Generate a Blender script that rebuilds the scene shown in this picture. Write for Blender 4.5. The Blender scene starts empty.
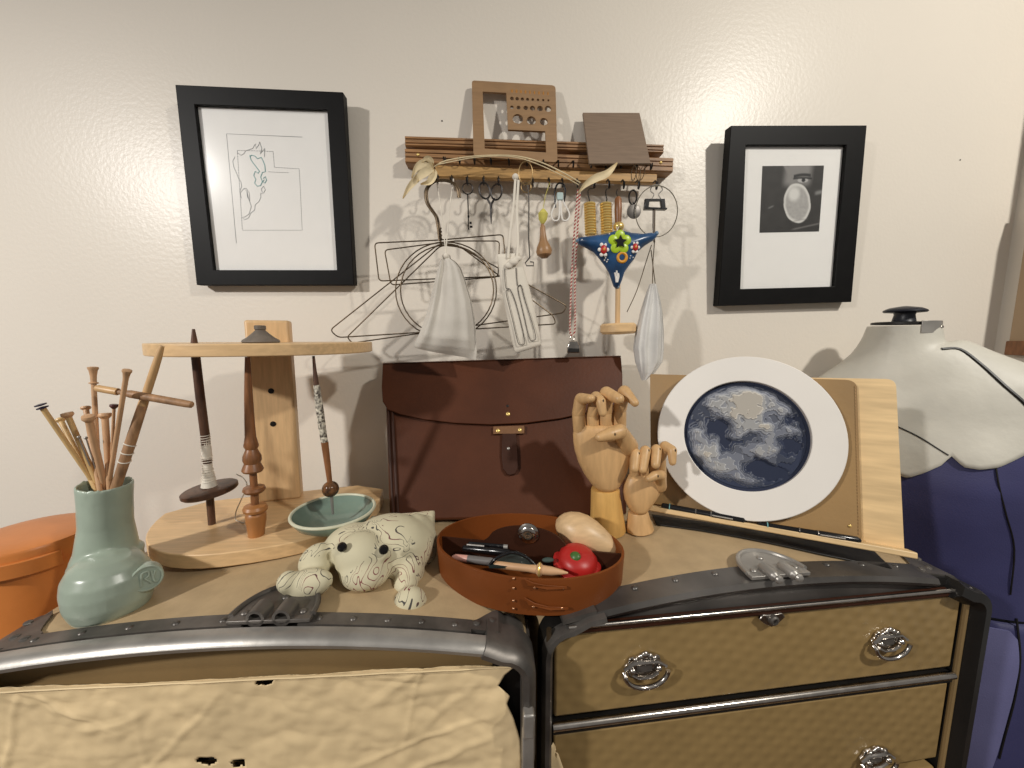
import bpy, math, random
from mathutils import Vector as V, Matrix, noise
from mathutils.geometry import tessellate_polygon
random.seed(7)
SC = bpy.context.scene
COL = SC.collection
PI = math.pi
# ------------------------------------------------------------------ camera
FPX, PITCH, YAW = 385.0, math.radians(7), math.radians(3.4)
T = 1.022            # height of the trunk corners
CAM = V((0, 0, 1.355))
WALL = 0.80
FW = V((math.sin(YAW)*math.cos(PITCH), math.cos(YAW)*math.cos(PITCH), -math.sin(PITCH)))
RT = V((math.cos(YAW), -math.sin(YAW), 0))
UP = RT.cross(FW)
cd = bpy.data.cameras.new('camera'); cam = bpy.data.objects.new('camera', cd); COL.objects.link(cam)
cd.sensor_width = 36; cd.lens = FPX/1024*36; cd.clip_start = 0.01
cam.matrix_world = Matrix(((RT.x, UP.x, -FW.x, CAM.x), (RT.y, UP.y, -FW.y, CAM.y), (RT.z, UP.z, -FW.z, CAM.z), (0, 0, 0, 1)))
SC.camera = cam

def ray(x, y): return FW + RT*((x-512)/FPX) + UP*((384-y)/FPX)
def at(x, y, Y=WALL):
    r = ray(x, y); return CAM + r*(Y/r.y)
def zz(x, y, z):
    r = ray(x, y); return CAM + r*((z-CAM.z)/r.z)
def hit(x, y, P, N):
    r = ray(x, y); return CAM + r*((P-CAM).dot(N)/r.dot(N))
def mpp(p): return (p-CAM).dot(FW)/FPX       # metres per pixel at p

# ------------------------------------------------------------------ trunk tops are slightly arched
LT0, LT1 = V((-0.560, 0.381, 0)), V((0.043, 0.375, 0))      # front corners of the two trunk halves
RT0, RT1 = V((0.061, 0.399, 0)), V((0.664, 0.440, 0))
RISE_L, RISE_R = 0.028, 0.033
def arch(x, y):
    if x < 0.0525:
        u = (x-LT0.x)/(LT1.x-LT0.x)*2-1; return RISE_L*max(0, 1-u*u)
    e = (RT1-RT0).normalized(); u = ((V((x, y, 0))-RT0).dot(e)/(RT1-RT0).length)*2-1
    return RISE_R*max(0, 1-u*u)
def top(x, y):
    p = zz(x, y, T)
    for _ in range(12): p = zz(x, y, T+arch(p.x, p.y))
    return p

# ------------------------------------------------------------------ materials
def lin(c): return tuple(((v/255)/12.92 if v/255 <= 0.04045 else ((v/255+0.055)/1.055)**2.4) for v in c)
MATS = {}
def mat(name, rgb, rough=0.6, metal=0.0, var=0.10, scale=30.0, stretch=(1, 1, 1), bump=0.0, bscale=None, spec=0.5, coat=0.0, rgb2=None, detail=4.0, trans=0.0, sss=0.0):
    m = bpy.data.materials.new(name); m.use_nodes = True
    nt = m.node_tree; N = nt.nodes; L = nt.links
    b = N['Principled BSDF']
    tc = N.new('ShaderNodeTexCoord'); mp = N.new('ShaderNodeMapping'); mp.inputs['Scale'].default_value = stretch
    L.new(tc.outputs['Object'], mp.inputs['Vector'])
    nz = N.new('ShaderNodeTexNoise'); nz.inputs['Scale'].default_value = scale; nz.inputs['Detail'].default_value = detail
    L.new(mp.outputs['Vector'], nz.inputs['Vector'])
    c = lin(rgb); c2 = lin(rgb2) if rgb2 else tuple(v*(1-2*var) for v in c); c1 = c if rgb2 else tuple(min(1, v*(1+var*0.8)) for v in c)
    rp = N.new('ShaderNodeValToRGB'); rp.color_ramp.elements[0].position = 0.32; rp.color_ramp.elements[1].position = 0.68
    rp.color_ramp.elements[0].color = (*c2, 1); rp.color_ramp.elements[1].color = (*c1, 1)
    L.new(nz.outputs['Fac'], rp.inputs['Fac']); L.new(rp.outputs['Color'], b.inputs['Base Color'])
    b.inputs['Roughness'].default_value = rough; b.inputs['Metallic'].default_value = metal
    b.inputs['Specular IOR Level'].default_value = spec; b.inputs['Coat Weight'].default_value = coat
    b.inputs['Transmission Weight'].default_value = trans
    if bump:
        n2 = N.new('ShaderNodeTexNoise'); n2.inputs['Scale'].default_value = bscale or scale*3; n2.inputs['Detail'].default_value = 3
        L.new(mp.outputs['Vector'], n2.inputs['Vector'])
        bp = N.new('ShaderNodeBump'); bp.inputs['Strength'].default_value = bump; bp.inputs['Distance'].default_value = 0.002
        L.new(n2.outputs['Fac'], bp.inputs['Height']); L.new(bp.outputs['Normal'], b.inputs['Normal'])
    MATS[name] = m
    return m
def attr_mat(name, rough=0.7, spec=0.3):
    m = bpy.data.materials.new(name); m.use_nodes = True
    N = m.node_tree.nodes; b = N['Principled BSDF']
    a = N.new('ShaderNodeVertexColor'); a.layer_name = 'paint'
    m.node_tree.links.new(a.outputs['Color'], b.inputs['Base Color'])
    b.inputs['Roughness'].default_value = rough; b.inputs['Specular IOR Level'].default_value = spec
    return m

# ------------------------------------------------------------------ mesh builder
def frame_of(d):
    d = d.normalized(); a = V((0, 0, 1)) if abs(d.z) < 0.9 else V((1, 0, 0))
    x = a.cross(d).normalized(); return x, d.cross(x)
def spl(pts, n=8, closed=False):
    P = [V(p) for p in pts]; out = []; k = len(P)
    rng = range(k) if closed else range(k-1)
    for i in rng:
        p1, p2 = P[i], P[(i+1) % k]
        p0 = P[i-1] if (closed or i > 0) else p1*2-p2
        p3 = P[(i+2) % k] if (closed or i+2 < k) else p2*2-p1
        for j in range(n):
            t = j/n
            out.append(0.5*((2*p1)+(p2-p0)*t+(2*p0-5*p1+4*p2-p3)*t*t+(3*p1-p0-3*p2+p3)*t**3))
    if not closed: out.append(P[-1])
    return out
class MB:
    def __init__(s): s.v = []; s.f = []; s.col = None
    def add(s, vs, fs):
        o = len(s.v); s.v += [V(a) for a in vs]; s.f += [tuple(i+o for i in f) for f in fs]; return s
    def box(s, c, size, ax=None):
        X, Y, Z = ax or (V((1, 0, 0)), V((0, 1, 0)), V((0, 0, 1))); c = V(c)
        vs = [c+X*(a*size[0]/2)+Y*(b*size[1]/2)+Z*(d*size[2]/2) for d in (-1, 1) for b in (-1, 1) for a in (-1, 1)]
        return s.add(vs, [(0, 2, 3, 1), (4, 5, 7, 6), (0, 1, 5, 4), (2, 6, 7, 3), (0, 4, 6, 2), (1, 3, 7, 5)])
    def loft(s, rings, cap=(True, True), closed=False):
        n = len(rings[0]); vs = [p for r in rings for p in r]; fs = []
        m = len(rings)
        for i in range(m if closed else m-1):
            a, b = i*n, ((i+1) % m)*n
            for j in range(n): fs.append((a+j, a+(j+1) % n, b+(j+1) % n, b+j))
        if not closed:
            if cap[0]: fs.append(tuple(range(n-1, -1, -1)))
            if cap[1]: fs.append(tuple((m-1)*n+j for j in range(n)))
        return s.add(vs, fs)
    def tube(s, pts, r=0.001, n=8, closed=False, flat=1.0, up=None):
        P = [V(p) for p in pts]; k = len(P)
        rr = r if isinstance(r, (list, tuple)) else [r]*k
        rings = []; x = None
        for i in range(k):
            if closed: d = P[(i+1) % k]-P[i-1]
            else: d = P[min(i+1, k-1)]-P[max(i-1, 0)]
            if d.length < 1e-9: d = V((0, 0, 1))
            d.normalize()
            if x is None:
                x = frame_of(d)[0] if up is None else (V(up)-d*V(up).dot(d)).normalized()
            else:
                x = (x-d*x.dot(d)); x = x.normalized() if x.length > 1e-6 else frame_of(d)[0]
            y = d.cross(x)
            rings.append([P[i]+(x*math.cos(a)*flat+y*math.sin(a))*rr[i] for a in [2*PI*j/n for j in range(n)]])
        return s.loft(rings, closed=closed)
    def lathe(s, p0, p1, prof, n=24, absolute=False):
        p0, p1 = V(p0), V(p1); d = p1-p0; L = 1.0 if not absolute else 1.0/d.length
        x, y = frame_of(d)
        rings = [[p0+d*(t*L)+(x*math.cos(a)+y*math.sin(a))*max(r, 1e-5) for a in [2*PI*j/n for j in range(n)]] for t, r in prof]
        return s.loft(rings)
    def ell(s, c, r, ax=None, n=20, m=12):
        X, Y, Z = ax or (V((1, 0, 0)), V((0, 1, 0)), V((0, 0, 1))); c = V(c); rings = []
        for i in range(m+1):
            t = -PI/2+PI*i/m; ct = max(math.cos(t), 1e-3)
            rings.append([c+X*(r[0]*ct*math.cos(a))+Y*(r[1]*ct*math.sin(a))+Z*(r[2]*math.sin(t)) for a in [2*PI*j/n for j in range(n)]])
        return s.loft(rings)
    def prism(s, poly, off, holes=()):
        off = V(off); loops = [[V(p) for p in poly]]+[[V(p) for p in h] for h in holes]
        flat = [p for l in loops for p in l]; n = len(flat)
        tri = tessellate_polygon(loops)
        ns = V((0, 0, 0))
        L0 = loops[0]
        for i in range(len(L0)): ns += L0[i].cross(L0[(i+1) % len(L0)])
        fs = []
        for t in tri:
            a, b, c = (flat[i] for i in t); g = (b-a).cross(c-a)
            t = tuple(t) if g.dot(off) < 0 else tuple(reversed(t))
            fs.append(t); fs.append(tuple(i+n for i in reversed(t)))
        o = 0
        for li, l in enumerate(loops):
            k = len(l); nl = V((0, 0, 0))
            for i in range(k): nl += l[i].cross(l[(i+1) % k])
            flip = (nl.dot(off) > 0) != (li > 0)
            for i in range(k):
                q = (o+i, o+(i+1) % k, o+(i+1) % k+n, o+i+n)
                fs.append(q if flip else tuple(reversed(q)))
            o += k
        return s.add(flat+[p+off for p in flat], fs)
    def sheet(s, fn, nu, nv):
        vs = [fn(i/nu, j/nv) for j in range(nv+1) for i in range(nu+1)]
        fs = [(j*(nu+1)+i, j*(nu+1)+i+1, (j+1)*(nu+1)+i+1, (j+1)*(nu+1)+i) for j in range(nv) for i in range(nu)]
        return s.add(vs, fs)
    def build(s, name, material, parent=None, bevel=0, seg=2, solid=0, sub=0, remesh=0, smooth=0, ang=38, kind=None, label=None, fn=None):
        if parent is None:
            xs = [p.x for p in s.v]; ys = [p.y for p in s.v]
            o = V(((min(xs)+max(xs))/2, (min(ys)+max(ys))/2, min(p.z for p in s.v)))
        else:
            o = root_loc(parent)
        me = bpy.data.meshes.new(name); me.from_pydata([tuple(p-o) for p in s.v], [], s.f); me.update()
        if fn:
            at_ = me.color_attributes.new('paint', 'FLOAT_COLOR', 'POINT')
            for i, p in enumerate(s.v): at_.data[i].color = (*fn(i, p), 1)
        ob = bpy.data.objects.new(name, me); COL.objects.link(ob)
        me.materials.append(material)
        for p in me.polygons: p.use_smooth = True
        if not (remesh or smooth or sub): me.set_sharp_from_angle(angle=math.radians(ang))
        if parent is None: ob.location = o
        else: ob.parent = parent
        if remesh:
            md = ob.modifiers.new('union', 'REMESH'); md.mode = 'VOXEL'; md.voxel_size = remesh; md.use_smooth_shade = True
        if smooth:
            md = ob.modifiers.new('soft', 'SMOOTH'); md.factor = 0.5; md.iterations = smooth
        if solid:
            md = ob.modifiers.new('thick', 'SOLIDIFY'); md.thickness = solid; md.offset = 0
        if bevel:
            md = ob.modifiers.new('edge', 'BEVEL'); md.width = bevel; md.segments = seg; md.limit_method = 'ANGLE'; md.angle_limit = math.radians(40); md.harden_normals = False
        if sub:
            md = ob.modifiers.new('sub', 'SUBSURF'); md.levels = sub; md.render_levels = sub
        if kind: ob['kind'] = kind
        if label: ob['label'] = label
        return ob
def root_loc(o):
    p = V((0, 0, 0))
    while o: p += o.location; o = o.parent
    return p
def tag(o, label, cat, group=None):
    o['label'] = label; o['category'] = cat
    if group: o['group'] = group
    return o
def thing(name, label, cat, loc, group=None):
    o = bpy.data.objects.new(name, None); COL.objects.link(o); o.location = loc; o.empty_display_size = 0.02
    return tag(o, label, cat, group)
def copy_part(src, parent, delta):
    c = src.copy(); COL.objects.link(c); c.parent = parent; c.location = src.location+V(delta); return c
def circ(c, r, X, Y, n=32, ry=None):
    return [c+X*(r*math.cos(2*PI*i/n))+Y*((ry or r)*math.sin(2*PI*i/n)) for i in range(n)]
EX, EY, EZ = V((1, 0, 0)), V((0, 1, 0)), V((0, 0, 1))
def smooth01(a, b, x):  # works for a > b too
    t = min(1, max(0, (x-a)/(b-a))); return t*t*(3-2*t)
# ------------------------------------------------------------------ materials
m_wall = mat('wall_paint', (223, 215, 203), rough=0.32, var=0.012, scale=3, bump=0.2, bscale=140, spec=0.24)
m_floor = mat('floor_boards', (120, 90, 65), rough=0.5, var=0.15, scale=8, stretch=(1, 12, 1))
m_canvas = mat('trunk_canvas', (182, 158, 122), rough=0.5, var=0.06, scale=40, bump=0.12, bscale=260, detail=8, spec=0.4)
m_inner = mat('trunk_inner_board', (142, 117, 78), rough=0.55, var=0.08, scale=10, bump=0.1, bscale=150)
m_black = mat('trunk_black', (26, 24, 22), rough=0.45, var=0.2, scale=20, bump=0.1)
m_steel = mat('aged_steel', (172, 168, 162), rough=0.38, metal=0.6, var=0.12, scale=26, bump=0.12, bscale=60, detail=6)
m_steel_dk = mat('dull_steel', (112, 107, 102), rough=0.42, metal=0.6, var=0.2, scale=30, bump=0.12, bscale=60, detail=6)
m_nickel = mat('nickel', (205, 198, 190), rough=0.2, metal=1.0, var=0.12, scale=60)
m_brownband = mat('brown_leather_band', (118, 114, 110), rough=0.34, metal=0.6, var=0.25, scale=10, bump=0.08)
m_paper = mat('kraft_paper', (236, 210, 164), rough=0.6, var=0.09, scale=9, bump=0.25, bscale=45, detail=7)
m_birch = mat('birch_wood', (222, 186, 138), rough=0.42, var=0.07, scale=14, stretch=(1.5, 14, 14), bump=0.02)
m_birch_v = mat('birch_upright', (214, 178, 132), rough=0.45, var=0.07, scale=14, stretch=(14, 14, 1.5))
m_maple = mat('pale_maple', (206, 166, 116), rough=0.42, var=0.07, scale=12, stretch=(12, 12, 2))
m_honey = mat('honey_wood', (218, 172, 100), rough=0.4, var=0.07, scale=12, stretch=(12, 12, 2))
m_pine = mat('pine_board', (230, 198, 148), rough=0.45, var=0.10, scale=9, stretch=(1.2, 1.2, 12))
m_dkwood = mat('dark_walnut', (88, 60, 44), rough=0.42, var=0.2, scale=20, stretch=(10, 10, 2))
m_midwood = mat('turned_brown_wood', (140, 92, 56), rough=0.38, var=0.18, scale=20, stretch=(10, 10, 2))
m_rack1 = mat('rack_brown_wood', (158, 116, 74), rough=0.5, var=0.25, scale=16, stretch=(1.2, 30, 30))
m_rack2 = mat('rack_light_wood', (180, 140, 84), rough=0.5, var=0.14, scale=14, stretch=(1.5, 14, 14))
m_mdf = mat('brown_fibreboard', (148, 116, 82), rough=0.6, var=0.06, scale=30, stretch=(1, 1, 6))
m_mdf2 = mat('grey_brown_board', (126, 106, 88), rough=0.6, var=0.07, scale=14, stretch=(2, 1, 22))
m_wire = mat('dark_wire', (92, 76, 56), rough=0.4, metal=0.6, var=0.2, scale=40)
m_wire_l = mat('bright_wire', (190, 182, 165), rough=0.25, metal=1.0, var=0.1, scale=40)
m_iron = mat('black_iron', (40, 36, 34), rough=0.4, metal=0.6, var=0.2, scale=50)
m_brass = mat('brass', (240, 208, 130), rough=0.28, metal=0.6, var=0.12, scale=60)
m_cloth = mat('muslin', (206, 200, 190), rough=0.85, var=0.05, scale=25, bump=0.25, bscale=400)
m_cloth2 = mat('off_white_canvas', (222, 214, 200), rough=0.85, var=0.04, scale=25, bump=0.25, bscale=400)
m_gauze = mat('fine_gauze', (214, 212, 208), rough=0.7, var=0.06, scale=18, bump=0.2, bscale=300)
m_thread = mat('white_thread', (226, 218, 204), rough=0.8, var=0.06, scale=80)
m_dkthread = mat('dark_stitch', (88, 82, 76), rough=0.8, var=0.1, scale=80)
m_celadon = mat('celadon_glaze', (164, 177, 161), rough=0.28, var=0.10, scale=16, bump=0.05, bscale=40, detail=6, spec=0.5)
m_celadon_d = mat('celadon_bowl_inside', (116, 134, 122), rough=0.14, var=0.10, scale=20, detail=6)
m_unglazed = mat('pale_glaze_rim', (206, 206, 182), rough=0.4, var=0.05, scale=40)
m_leather = mat('brown_leather', (82, 45, 27), rough=0.5, var=0.12, scale=9, bump=0.15, bscale=170, spec=0.2)
m_leather_d = mat('dark_brown_leather', (60, 33, 21), rough=0.5, var=0.12, scale=12, bump=0.15, bscale=170, spec=0.2)
m_tan = mat('tan_leather', (212, 130, 64), rough=0.36, var=0.10, scale=9, bump=0.10, bscale=160, spec=0.45)
m_tray = mat('chestnut_leather', (120, 64, 27), rough=0.42, var=0.10, scale=10, bump=0.10, bscale=160, spec=0.25)
m_folder = mat('khaki_leather', (158, 126, 82), rough=0.48, var=0.09, scale=8, bump=0.12, bscale=200)
m_white = mat('white_ring_paint', (234, 229, 222), rough=0.4, var=0.015, scale=10)
m_frame = mat('black_frame', (17, 16, 16), rough=0.5, var=0.1, scale=50, spec=0.15)
m_matte = mat('white_mat_board', (232, 230, 226), rough=0.8, var=0.01, scale=50)
m_ink = mat('grey_ink', (120, 122, 124), rough=0.8, var=0.05, scale=50)
m_teal = mat('teal_ink', (110, 160, 160), rough=0.8, var=0.05, scale=50)
m_egg = mat('egg_wood', (216, 182, 138), rough=0.4, var=0.08, scale=14, stretch=(3, 12, 12))
m_red = mat('red_lacquer', (180, 36, 32), rough=0.4, var=0.06, scale=20, coat=0.0)
m_green = mat('green_paint', (70, 110, 50), rough=0.4, var=0.1, scale=20)
m_blackpl = mat('black_plastic', (20, 20, 22), rough=0.22, var=0.1, scale=40)
m_grey = mat('grey_plastic', (110, 106, 104), rough=0.4, var=0.1, scale=40)
m_pink = mat('pink_lacquer', (214, 160, 146), rough=0.35, var=0.05, scale=40)
m_papier = mat('grey_papier_mache', (206, 202, 190), rough=0.5, var=0.07, scale=12, bump=0.35, bscale=55, detail=6)
m_navy = mat('navy_jersey', (62, 62, 102), rough=0.55, var=0.08, scale=10, bump=0.2, bscale=500, spec=0.35)
m_lilac = mat('lit_blue_jersey', (106, 106, 148), rough=0.6, var=0.06, scale=10, bump=0.2, bscale=500)  # lighter blue cloth colour carrying the light on the hip
m_bluepaint = mat('blue_glaze', (38, 76, 118), rough=0.3, var=0.25, scale=40, spec=0.5)
m_lime = mat('lime_paint', (170, 200, 40), rough=0.35, var=0.05, scale=40)
m_orange = mat('orange_paint', (216, 150, 40), rough=0.4, var=0.05, scale=40)
m_whitep = mat('white_paint', (230, 226, 220), rough=0.5, var=0.03, scale=40)
m_stone = mat('grey_clay', (116, 106, 96), rough=0.6, var=0.15, scale=60, bump=0.2)
m_husk = mat('dried_husk', (222, 204, 166), rough=0.7, var=0.14, scale=20, stretch=(1, 1, 1), bump=0.2)
m_purple = mat('dark_purple_cap', (44, 36, 62), rough=0.35, var=0.1, scale=40)
m_needle = mat('bamboo_needle', (214, 178, 122), rough=0.4, var=0.08, scale=30, stretch=(8, 8, 1))
m_knob = mat('rosy_wood_knob', (206, 164, 124), rough=0.45, var=0.08, scale=30)
m_stick = mat('bark_stick', (170, 130, 94), rough=0.55, var=0.22, scale=30, stretch=(4, 4, 1), bump=0.2)
m_taupe = mat('tan_side_panel', (176, 150, 120), rough=0.6, var=0.03, scale=10)
m_yellowgreen = mat('yellow_green_thread', (206, 196, 100), rough=0.8, var=0.1, scale=50)
m_black_eye = mat('black_button', (14, 12, 12), rough=0.15, var=0.05, scale=40)

def drawer_mat():
    m = mat('quilted_board', (154, 128, 84), rough=0.34, var=0.06, scale=8, spec=0.45)
    N = m.node_tree.nodes; L = m.node_tree.links; b = N['Principled BSDF']
    tc = N.new('ShaderNodeTexCoord'); mp = N.new('ShaderNodeMapping'); mp.inputs['Rotation'].default_value = (0, math.radians(35), 0)
    L.new(tc.outputs['Object'], mp.inputs['Vector'])
    hs = []
    for d in ('X', 'Z'):
        w = N.new('ShaderNodeTexWave'); w.bands_direction = d; w.inputs['Scale'].default_value = 17; w.inputs['Distortion'].default_value = 0.8; w.inputs['Detail'].default_value = 1
        L.new(mp.outputs['Vector'], w.inputs['Vector']); hs.append(w)
    mx = N.new('ShaderNodeMath'); mx.operation = 'MULTIPLY'; L.new(hs[0].outputs['Fac'], mx.inputs[0]); L.new(hs[1].outputs['Fac'], mx.inputs[1])
    bp = N.new('ShaderNodeBump'); bp.inputs['Strength'].default_value = 0.5; bp.inputs['Distance'].default_value = 0.0012
    L.new(mx.outputs[0], bp.inputs['Height']); L.new(bp.outputs['Normal'], b.inputs['Normal'])
    return m
m_drawer = drawer_mat()

def frog_mat():
    m = mat('doodle_print_cotton', (206, 198, 168), rough=0.8, var=0.04, scale=20)
    N = m.node_tree.nodes; L = m.node_tree.links; b = N['Principled BSDF']
    src = b.inputs['Base Color'].links[0].from_socket
    tc = N.new('ShaderNodeTexCoord')
    n1 = N.new('ShaderNodeTexNoise'); n1.inputs['Scale'].default_value = 26; n1.inputs['Detail'].default_value = 1.5; n1.inputs['Distortion'].default_value = 1.2
    L.new(tc.outputs['Object'], n1.inputs['Vector'])
    mu = N.new('ShaderNodeMath'); mu.operation = 'MULTIPLY'; mu.inputs[1].default_value = 10; L.new(n1.outputs['Fac'], mu.inputs[0])
    pp = N.new('ShaderNodeMath'); pp.operation = 'FRACT'; L.new(mu.outputs[0], pp.inputs[0])
    lt = N.new('ShaderNodeMath'); lt.operation = 'LESS_THAN'; lt.inputs[1].default_value = 0.13; L.new(pp.outputs[0], lt.inputs[0])
    n2 = N.new('ShaderNodeTexNoise'); n2.inputs['Scale'].default_value = 19; n2.inputs['Detail'].default_value = 0
    L.new(tc.outputs['Object'], n2.inputs['Vector'])
    gt = N.new('ShaderNodeMath'); gt.operation = 'GREATER_THAN'; gt.inputs[1].default_value = 0.43; L.new(n2.outputs['Fac'], gt.inputs[0])
    an = N.new('ShaderNodeMath'); an.operation = 'MULTIPLY'; L.new(lt.outputs[0], an.inputs[0]); L.new(gt.outputs[0], an.inputs[1])
    n3 = N.new('ShaderNodeTexNoise'); n3.inputs['Scale'].default_value = 14; L.new(tc.outputs['Object'], n3.inputs['Vector'])
    rp = N.new('ShaderNodeValToRGB'); rp.color_ramp.elements[0].position = 0.52; rp.color_ramp.elements[1].position = 0.58
    rp.color_ramp.elements[0].color = (0.06, 0.055, 0.05, 1); rp.color_ramp.elements[1].color = (0.22, 0.06, 0.06, 1)
    L.new(n3.outputs['Fac'], rp.inputs['Fac'])
    mx = N.new('ShaderNodeMix'); mx.data_type = 'RGBA'
    L.new(an.outputs[0], mx.inputs[0]); L.new(src, mx.inputs[6]); L.new(rp.outputs['Color'], mx.inputs[7])
    L.new(mx.outputs[2], b.inputs['Base Color'])
    return m
m_frog = frog_mat()

def glass_mat(name='picture_glass'):
    m = bpy.data.materials.new(name); m.use_nodes = True; N = m.node_tree.nodes; L = m.node_tree.links
    N.remove(N['Principled BSDF'])
    tr = N.new('ShaderNodeBsdfTransparent'); gl = N.new('ShaderNodeBsdfGlossy'); gl.inputs['Roughness'].default_value = 0.18
    lw = N.new('ShaderNodeLayerWeight'); lw.inputs['Blend'].default_value = 0.5
    pw_ = N.new('ShaderNodeMath'); pw_.operation = 'POWER'; pw_.inputs[1].default_value = 5; L.new(lw.outputs['Facing'], pw_.inputs[0])
    fr = N.new('ShaderNodeMath'); fr.operation = 'MULTIPLY_ADD'; fr.inputs[1].default_value = 0.8; fr.inputs[2].default_value = 0.012; L.new(pw_.outputs[0], fr.inputs[0])
    mx = N.new('ShaderNodeMixShader'); L.new(fr.outputs[0], mx.inputs[0]); L.new(tr.outputs[0], mx.inputs[1]); L.new(gl.outputs[0], mx.inputs[2])
    L.new(mx.outputs[0], N['Material Output'].inputs['Surface'])
    return m
m_glass = glass_mat()

def striped_mat():
    m = bpy.data.materials.new('red_white_cord'); m.use_nodes = True; N = m.node_tree.nodes; L = m.node_tree.links; b = N['Principled BSDF']
    tc = N.new('ShaderNodeTexCoord'); mp = N.new('ShaderNodeMapping'); mp.inputs['Rotation'].default_value = (0, math.radians(40), 0)
    w = N.new('ShaderNodeTexWave'); w.bands_direction = 'Z'; w.inputs['Scale'].default_value = 66; w.inputs['Distortion'].default_value = 0
    rp = N.new('ShaderNodeValToRGB'); rp.color_ramp.interpolation = 'CONSTANT'
    rp.color_ramp.elements[0].color = (*lin((150, 36, 40)), 1); rp.color_ramp.elements[1].position = 0.5; rp.color_ramp.elements[1].color = (*lin((220, 205, 190)), 1)
    L.new(tc.outputs['Object'], mp.inputs['Vector']); L.new(mp.outputs['Vector'], w.inputs['Vector']); L.new(w.outputs['Fac'], rp.inputs['Fac']); L.new(rp.outputs['Color'], b.inputs['Base Color'])
    b.inputs['Roughness'].default_value = 0.8
    return m
m_cord = striped_mat()

# ------------------------------------------------------------------ room
SIDE = 1.13
MB().box((0.0, WALL+0.05, 1.3), (4.4, 0.1, 2.6)).build('wall_back', m_wall, kind='structure')
MB().box((SIDE+0.55, WALL-0.06, 1.25), (1.1, 0.12, 2.7)).build('wall_right', m_wall, kind='structure')
MB().box((0.0, -0.3, -0.05), (4.4, 2.4, 0.1)).build('floor', m_floor, kind='structure')

pz0, pz1 = 1.335, 1.62
MB().box((SIDE-0.008, 0.727, (pz0+pz1)/2), (0.016, 0.080, pz1-pz0)).build('trim_1', m_taupe, kind='structure', bevel=0.002)
MB().box((SIDE-0.011, 0.727, pz0-0.004), (0.022, 0.082, 0.030)).build('trim_2', m_midwood, kind='structure', bevel=0.002)
# ------------------------------------------------------------------ wardrobe trunk halves
def arch_z(u, rise): return T+rise*(1-u*u)
def trunk_frame(A, B):
    e = (B-A).normalized(); d = V((-e.y, e.x, 0)); return e, d, (B-A).length
def arch_profile(L, rise, inset=0.0, n=28, r=0.03):
    """(u, z) outline of the arched top with rounded shoulders, left foot -> right foot"""
    pts = []
    for i in range(6):
        a = PI-PI/2*i/5; pts.append((inset+r+r*math.cos(a), T-inset-r+r*math.sin(a)))
    for i in range(1, n):
        u = -1+2*i/n; x = L/2+u*(L/2-r-inset); pts.append((x, arch_z(u*(1-2*r/L), rise)-inset-(rise*(4*r/L))*0.0))
    for i in range(6):
        a = PI/2-PI/2*i/5; pts.append((L-inset-r+r*math.cos(a), T-inset-r+r*math.sin(a)))
    return pts
def rivet_dome(mb, p, nrm, r=0.0035):
    x, y = frame_of(nrm); mb.ell(p, (r, r, r*0.5), (x, y, nrm.normalized()), 10, 6)
ZB = 0.03
DEP = 0.33
def make_trunk(A, B, rise, label, name, depth):
    e, d, L = trunk_frame(A, B)
    mid = (A+B)/2+d*(depth/2)
    t = thing(name, label, 'trunk', (mid.x, mid.y, 0))
    W = lambda u, v, z: A+e*u+d*v+V((0, 0, z))
    prof = arch_profile(L, rise)
    out = [W(0, 0.032, ZB)]+[W(u, 0.032, z) for u, z in prof]+[W(L, 0.032, ZB)]
    mb = MB(); mb.prism(out, d*(depth-0.032)); mb.build('case', m_canvas, t, ang=30)
    # feet / casters under the case
    for fu in (0.06, L-0.06):
        for fv in (0.06, depth-0.05):
            MB().lathe(W(fu, fv, 0), W(fu, fv, ZB+0.002), [(0, 0.016), (0.6, 0.02), (1, 0.02)], 16).build('foot', m_black, t)
    return t, W, e, d, L, prof

tl, WL, eL, dL, LL, profL = make_trunk(LT0, LT1, RISE_L, 'left half of the open tan trunk, torn brown paper front under an arched steel bar', 'wardrobe_trunk', 0.335)
tr_, WR, eR, dR, LR, profR = make_trunk(RT0, RT1, RISE_R, 'right half of the open tan trunk, quilted drawers with oval nickel pulls', 'wardrobe_trunk', 0.285)

# --- left half -----------------------------------------------------
# front rim : arched steel bar following the top, curling down both sides
def rim_ring(W, prof, L, w_in, v0, v1):
    out = [(0, ZB)]+prof+[(L, ZB)]
    return out
barpts = [(u, z) for u, z in profL]
ring = MB()
rings = []
bar_pts = [WL(0.0, 0.012, ZB)]+[WL(0.0, 0.012, 0.4)]+[WL(u, 0.012, z-0.004) for u, z in profL]+[WL(LL, 0.012, 0.4), WL(LL, 0.012, ZB)]
def section_sweep(W, path, L, sect, close_bottom=True):
    """path of (u,z); sect list of (n, v): n along outward normal in the front plane, v into depth"""
    mb = MB(); rs = []
    k = len(path)
    for i in range(k):
        a = path[max(i-1, 0)]; b = path[min(i+1, k-1)]
        du, dz = b[0]-a[0], b[1]-a[1]; l = math.hypot(du, dz) or 1
        nu, nz = -dz/l, du/l
        rs.append([W(path[i][0]+nu*n, v, path[i][1]+nz*n) for n, v in sect])
    return mb.loft(rs)
pathL = [(0, ZB), (0, 0.5)]+profL+[(LL, 0.5), (LL, ZB)]
sect = [(-0.010, -0.003), (-0.009, -0.009), (-0.004, -0.011), (0.001, -0.008), (0.003, 0.000), (0.003, 0.007), (-0.002, 0.011), (-0.010, 0.011)]
section_sweep(WL, pathL, LL, sect).build('edge_bar', m_steel, tl, ang=50)
# thin shell lining between case and bar (black inside)
sect2 = [(-0.010, 0.010), (-0.001, 0.010), (-0.001, 0.034), (-0.010, 0.034)]
section_sweep(WL, pathL, LL, sect2).build('rim_lining', m_black, tl)
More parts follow.
